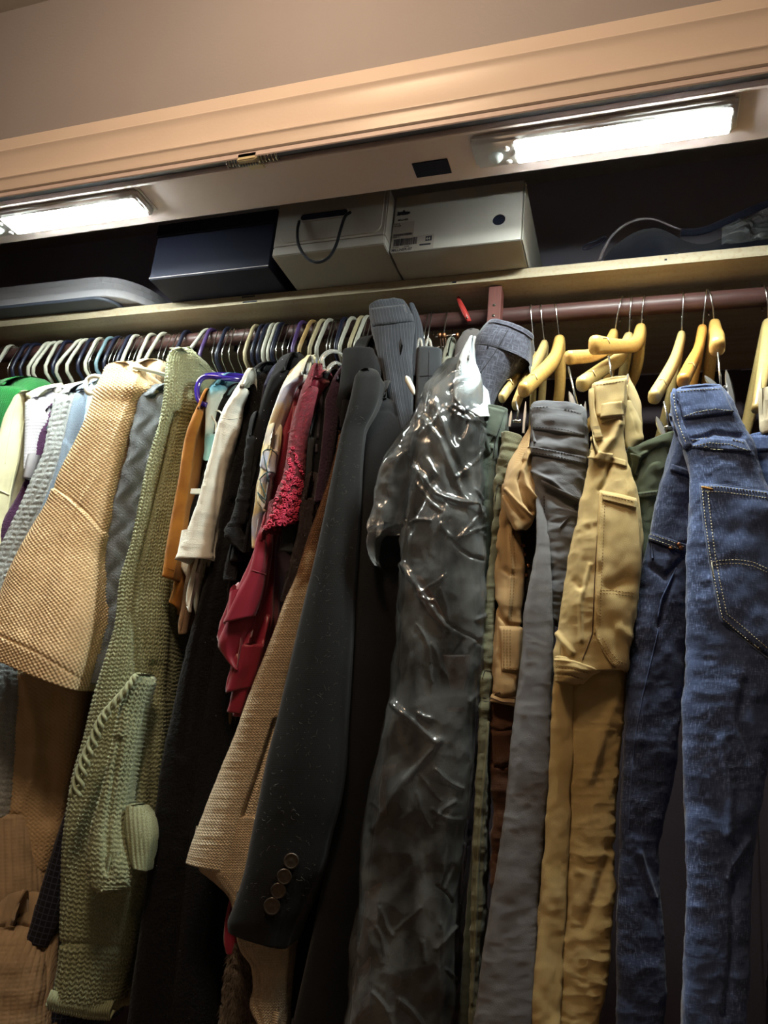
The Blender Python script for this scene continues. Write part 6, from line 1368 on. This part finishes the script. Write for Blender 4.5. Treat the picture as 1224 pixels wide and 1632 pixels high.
wh = [
 ('slim pale wooden hanger nearest the slate linen trousers, pointing down-left', (846, 500), [(852, 570, 1.13, .012, .006), (838, 588, 1.08, .011, .006), (820, 606, 1.02, .010, .006), (800, 634, .985, .009, .006)], 'wood2', (814, 606, .99)),
 ('pale wooden hanger just left of the broad yellow one above the grey trousers', (862, 500), [(868, 552, 1.13, .013, .007), (854, 580, 1.08, .012, .007), (838, 606, 1.03, .011, .007), (822, 645, .985, .010, .0065)], 'wood2', None),
 ('broad yellow wooden hanger arm above the slate grey trousers', (886, 498), [(892, 545, 1.13, .014, .010), (884, 572, 1.08, .014, .010), (862, 596, 1.02, .013, .010), (835, 621, .975, .013, .010)], 'wood', (853, 598, .965)),
 ('amber wooden hanger partly hidden behind the front yellow one over the mustard trousers', (990, 488), [(978, 535, 1.13, .013, .008), (968, 552, 1.08, .012, .009), (945, 566, 1.02, .011, .009), (908, 570, .975, .0115, .009)], 'wood', None),
 ('pale wooden hanger hanging lowest above the mustard trousers', (1006, 488), [(1002, 540, 1.13, .013, .009), (988, 570, 1.08, .012, .009), (958, 590, 1.02, .012, .009), (928, 612, .975, .0125, .010)], 'wood2', (945, 592, .965)),
 ('bright yellow wooden hanger seen side-on above the mustard trousers waistband', (1026, 478), [(1021, 530, 1.13, .017, .010), (1013, 548, 1.08, .013, .010), (985, 552, 1.03, .012, .010), (948, 550, .965, .0155, .010)], 'wood', (968, 540, .955)),
 ('pale wooden hanger sloping down-left to the left of the blue jeans', (1089, 476), [(1086, 538, 1.13, .013, .007), (1076, 572, 1.08, .013, .008), (1062, 600, 1.02, .012, .009), (1043, 632, .975, .012, .0095)], 'wood2', (1058, 606, .965)),
 ('warm amber wooden hanger directly above the blue jeans waistband', (1125, 474), [(1119, 528, 1.13, .013, .008), (1113, 558, 1.08, .012, .008), (1101, 582, 1.02, .012, .009), (1089, 606, .975, .012, .0095)], 'wood3', (1104, 580, .965)),
 ('wooden hanger seen end-on as a rounded block right of the amber one', (1131, 468), [(1139, 518, 1.13, .011, .009), (1141, 530, 1.08, .011, .010), (1143, 540, 1.02, .0135, .011), (1143, 552, .975, .0150, .0115)], 'wood', None),
 ('dim wooden hanger partly cut off at the right-hand edge', (1219, 456), [(1226, 520, 1.13, .015, .012), (1222, 560, 1.08, .014, .011), (1216, 600, 1.05, .012, .010), (1206, 650, 1.03, .010, .008)], 'wood2', None)]
WH = []
for (lab, hk_, arm_, m_, no) in wh:
    arm_ = [(a[0], a[1], a[2] + (RY - DY - 1.13 if k == 0 else .02), a[3], a[4]) for k, a in enumerate(arm_)]
    WH.append(wood_hanger(lab, hk_, arm_, M[m_], notch=no and (no[0], no[1], no[2] + .018)))
# clips of the trouser hangers
def clip(label, pl, pr, wire, y):
    c = thing('trouser_clip', label, 'clip', PP(*wire[-1]), 'steel trouser clips')
    for blade in (pl, pr):
        if blade is None: continue
        (x0, y0), (x1, y1), wd = blade
        a = PP(x0, y0, y); b_ = PP(x1, y1, y); d = (b_ - a); L_ = np.linalg.norm(d); d /= L_; s_ = np.cross(d, (0, 1, 0)); s_ /= np.linalg.norm(s_)
        prof = [(0, .12), (.12, .5), (.4, .95), (.75, 1), (1, .8)]; w_ = wd * .001; V = []
        for (f, g) in prof:
            for (sx, sy) in ((-1, -.0012), (-.6, .0012), (.6, .0012), (1, -.0012)): V.append(a + d * L_ * f + s_ * w_ * g * sx + np.array([0, -sy, 0]))
        n = 4; Fc = [(k * n + j, k * n + (j + 1) % n, (k + 1) * n + (j + 1) % n, (k + 1) * n + j) for k in range(4) for j in range(n)] + [(3, 2, 1, 0), (16, 17, 18, 19)]
        mk('blade', V, Fc, M['steel'], c)
    MB().tube([PP(*q) for q in wire], .0017, 8).build('stem', M['chrome'], c, True)
    q = PP(*wire[-1]); MB().tube([q + [-.006, 0, 0], q + [-.002, -.001, .001], q + [.002, .001, 0], q + [.006, 0, .001]], .0028, 8).build('spring', M['chrome'], c, True)
    return c
clip('steel trouser clip with two pointed blades at the blue jeans waistband', ((1123, 599), (1142, 618), 5), ((1157, 590), (1168, 642), 5), [(1144, 562, .985), (1147, 595, .985), (1149, 618, .985)], .985)
clip('steel trouser clip beside the olive trousers waistband', ((1046, 664), (1058, 692), 5), ((1078, 675), (1080, 706), 3), [(1058, 640, .985), (1062, 660, .985), (1066, 682, .985)], .985)
clip('steel trouser clip at the right corner of the slate grey waistband', ((907, 624), (917, 652), 5), ((933, 640), (930, 672), 3), [(906, 585, .99), (914, 620, .985), (921, 648, .985)], .985)
clip('steel trouser clip peeking over the mustard waistband', ((1001, 596), (996, 612), 4), None, [(970, 568, .97), (973, 588, .965), (976, 606, .965)], .97)
clip('dark steel trouser clip between the khaki green and tan waistbands', ((838, 640), (834, 690), 3), ((815, 655), (812, 680), 3), [(822, 640, .99), (826, 655, .99), (824, 672, .99)], .99)
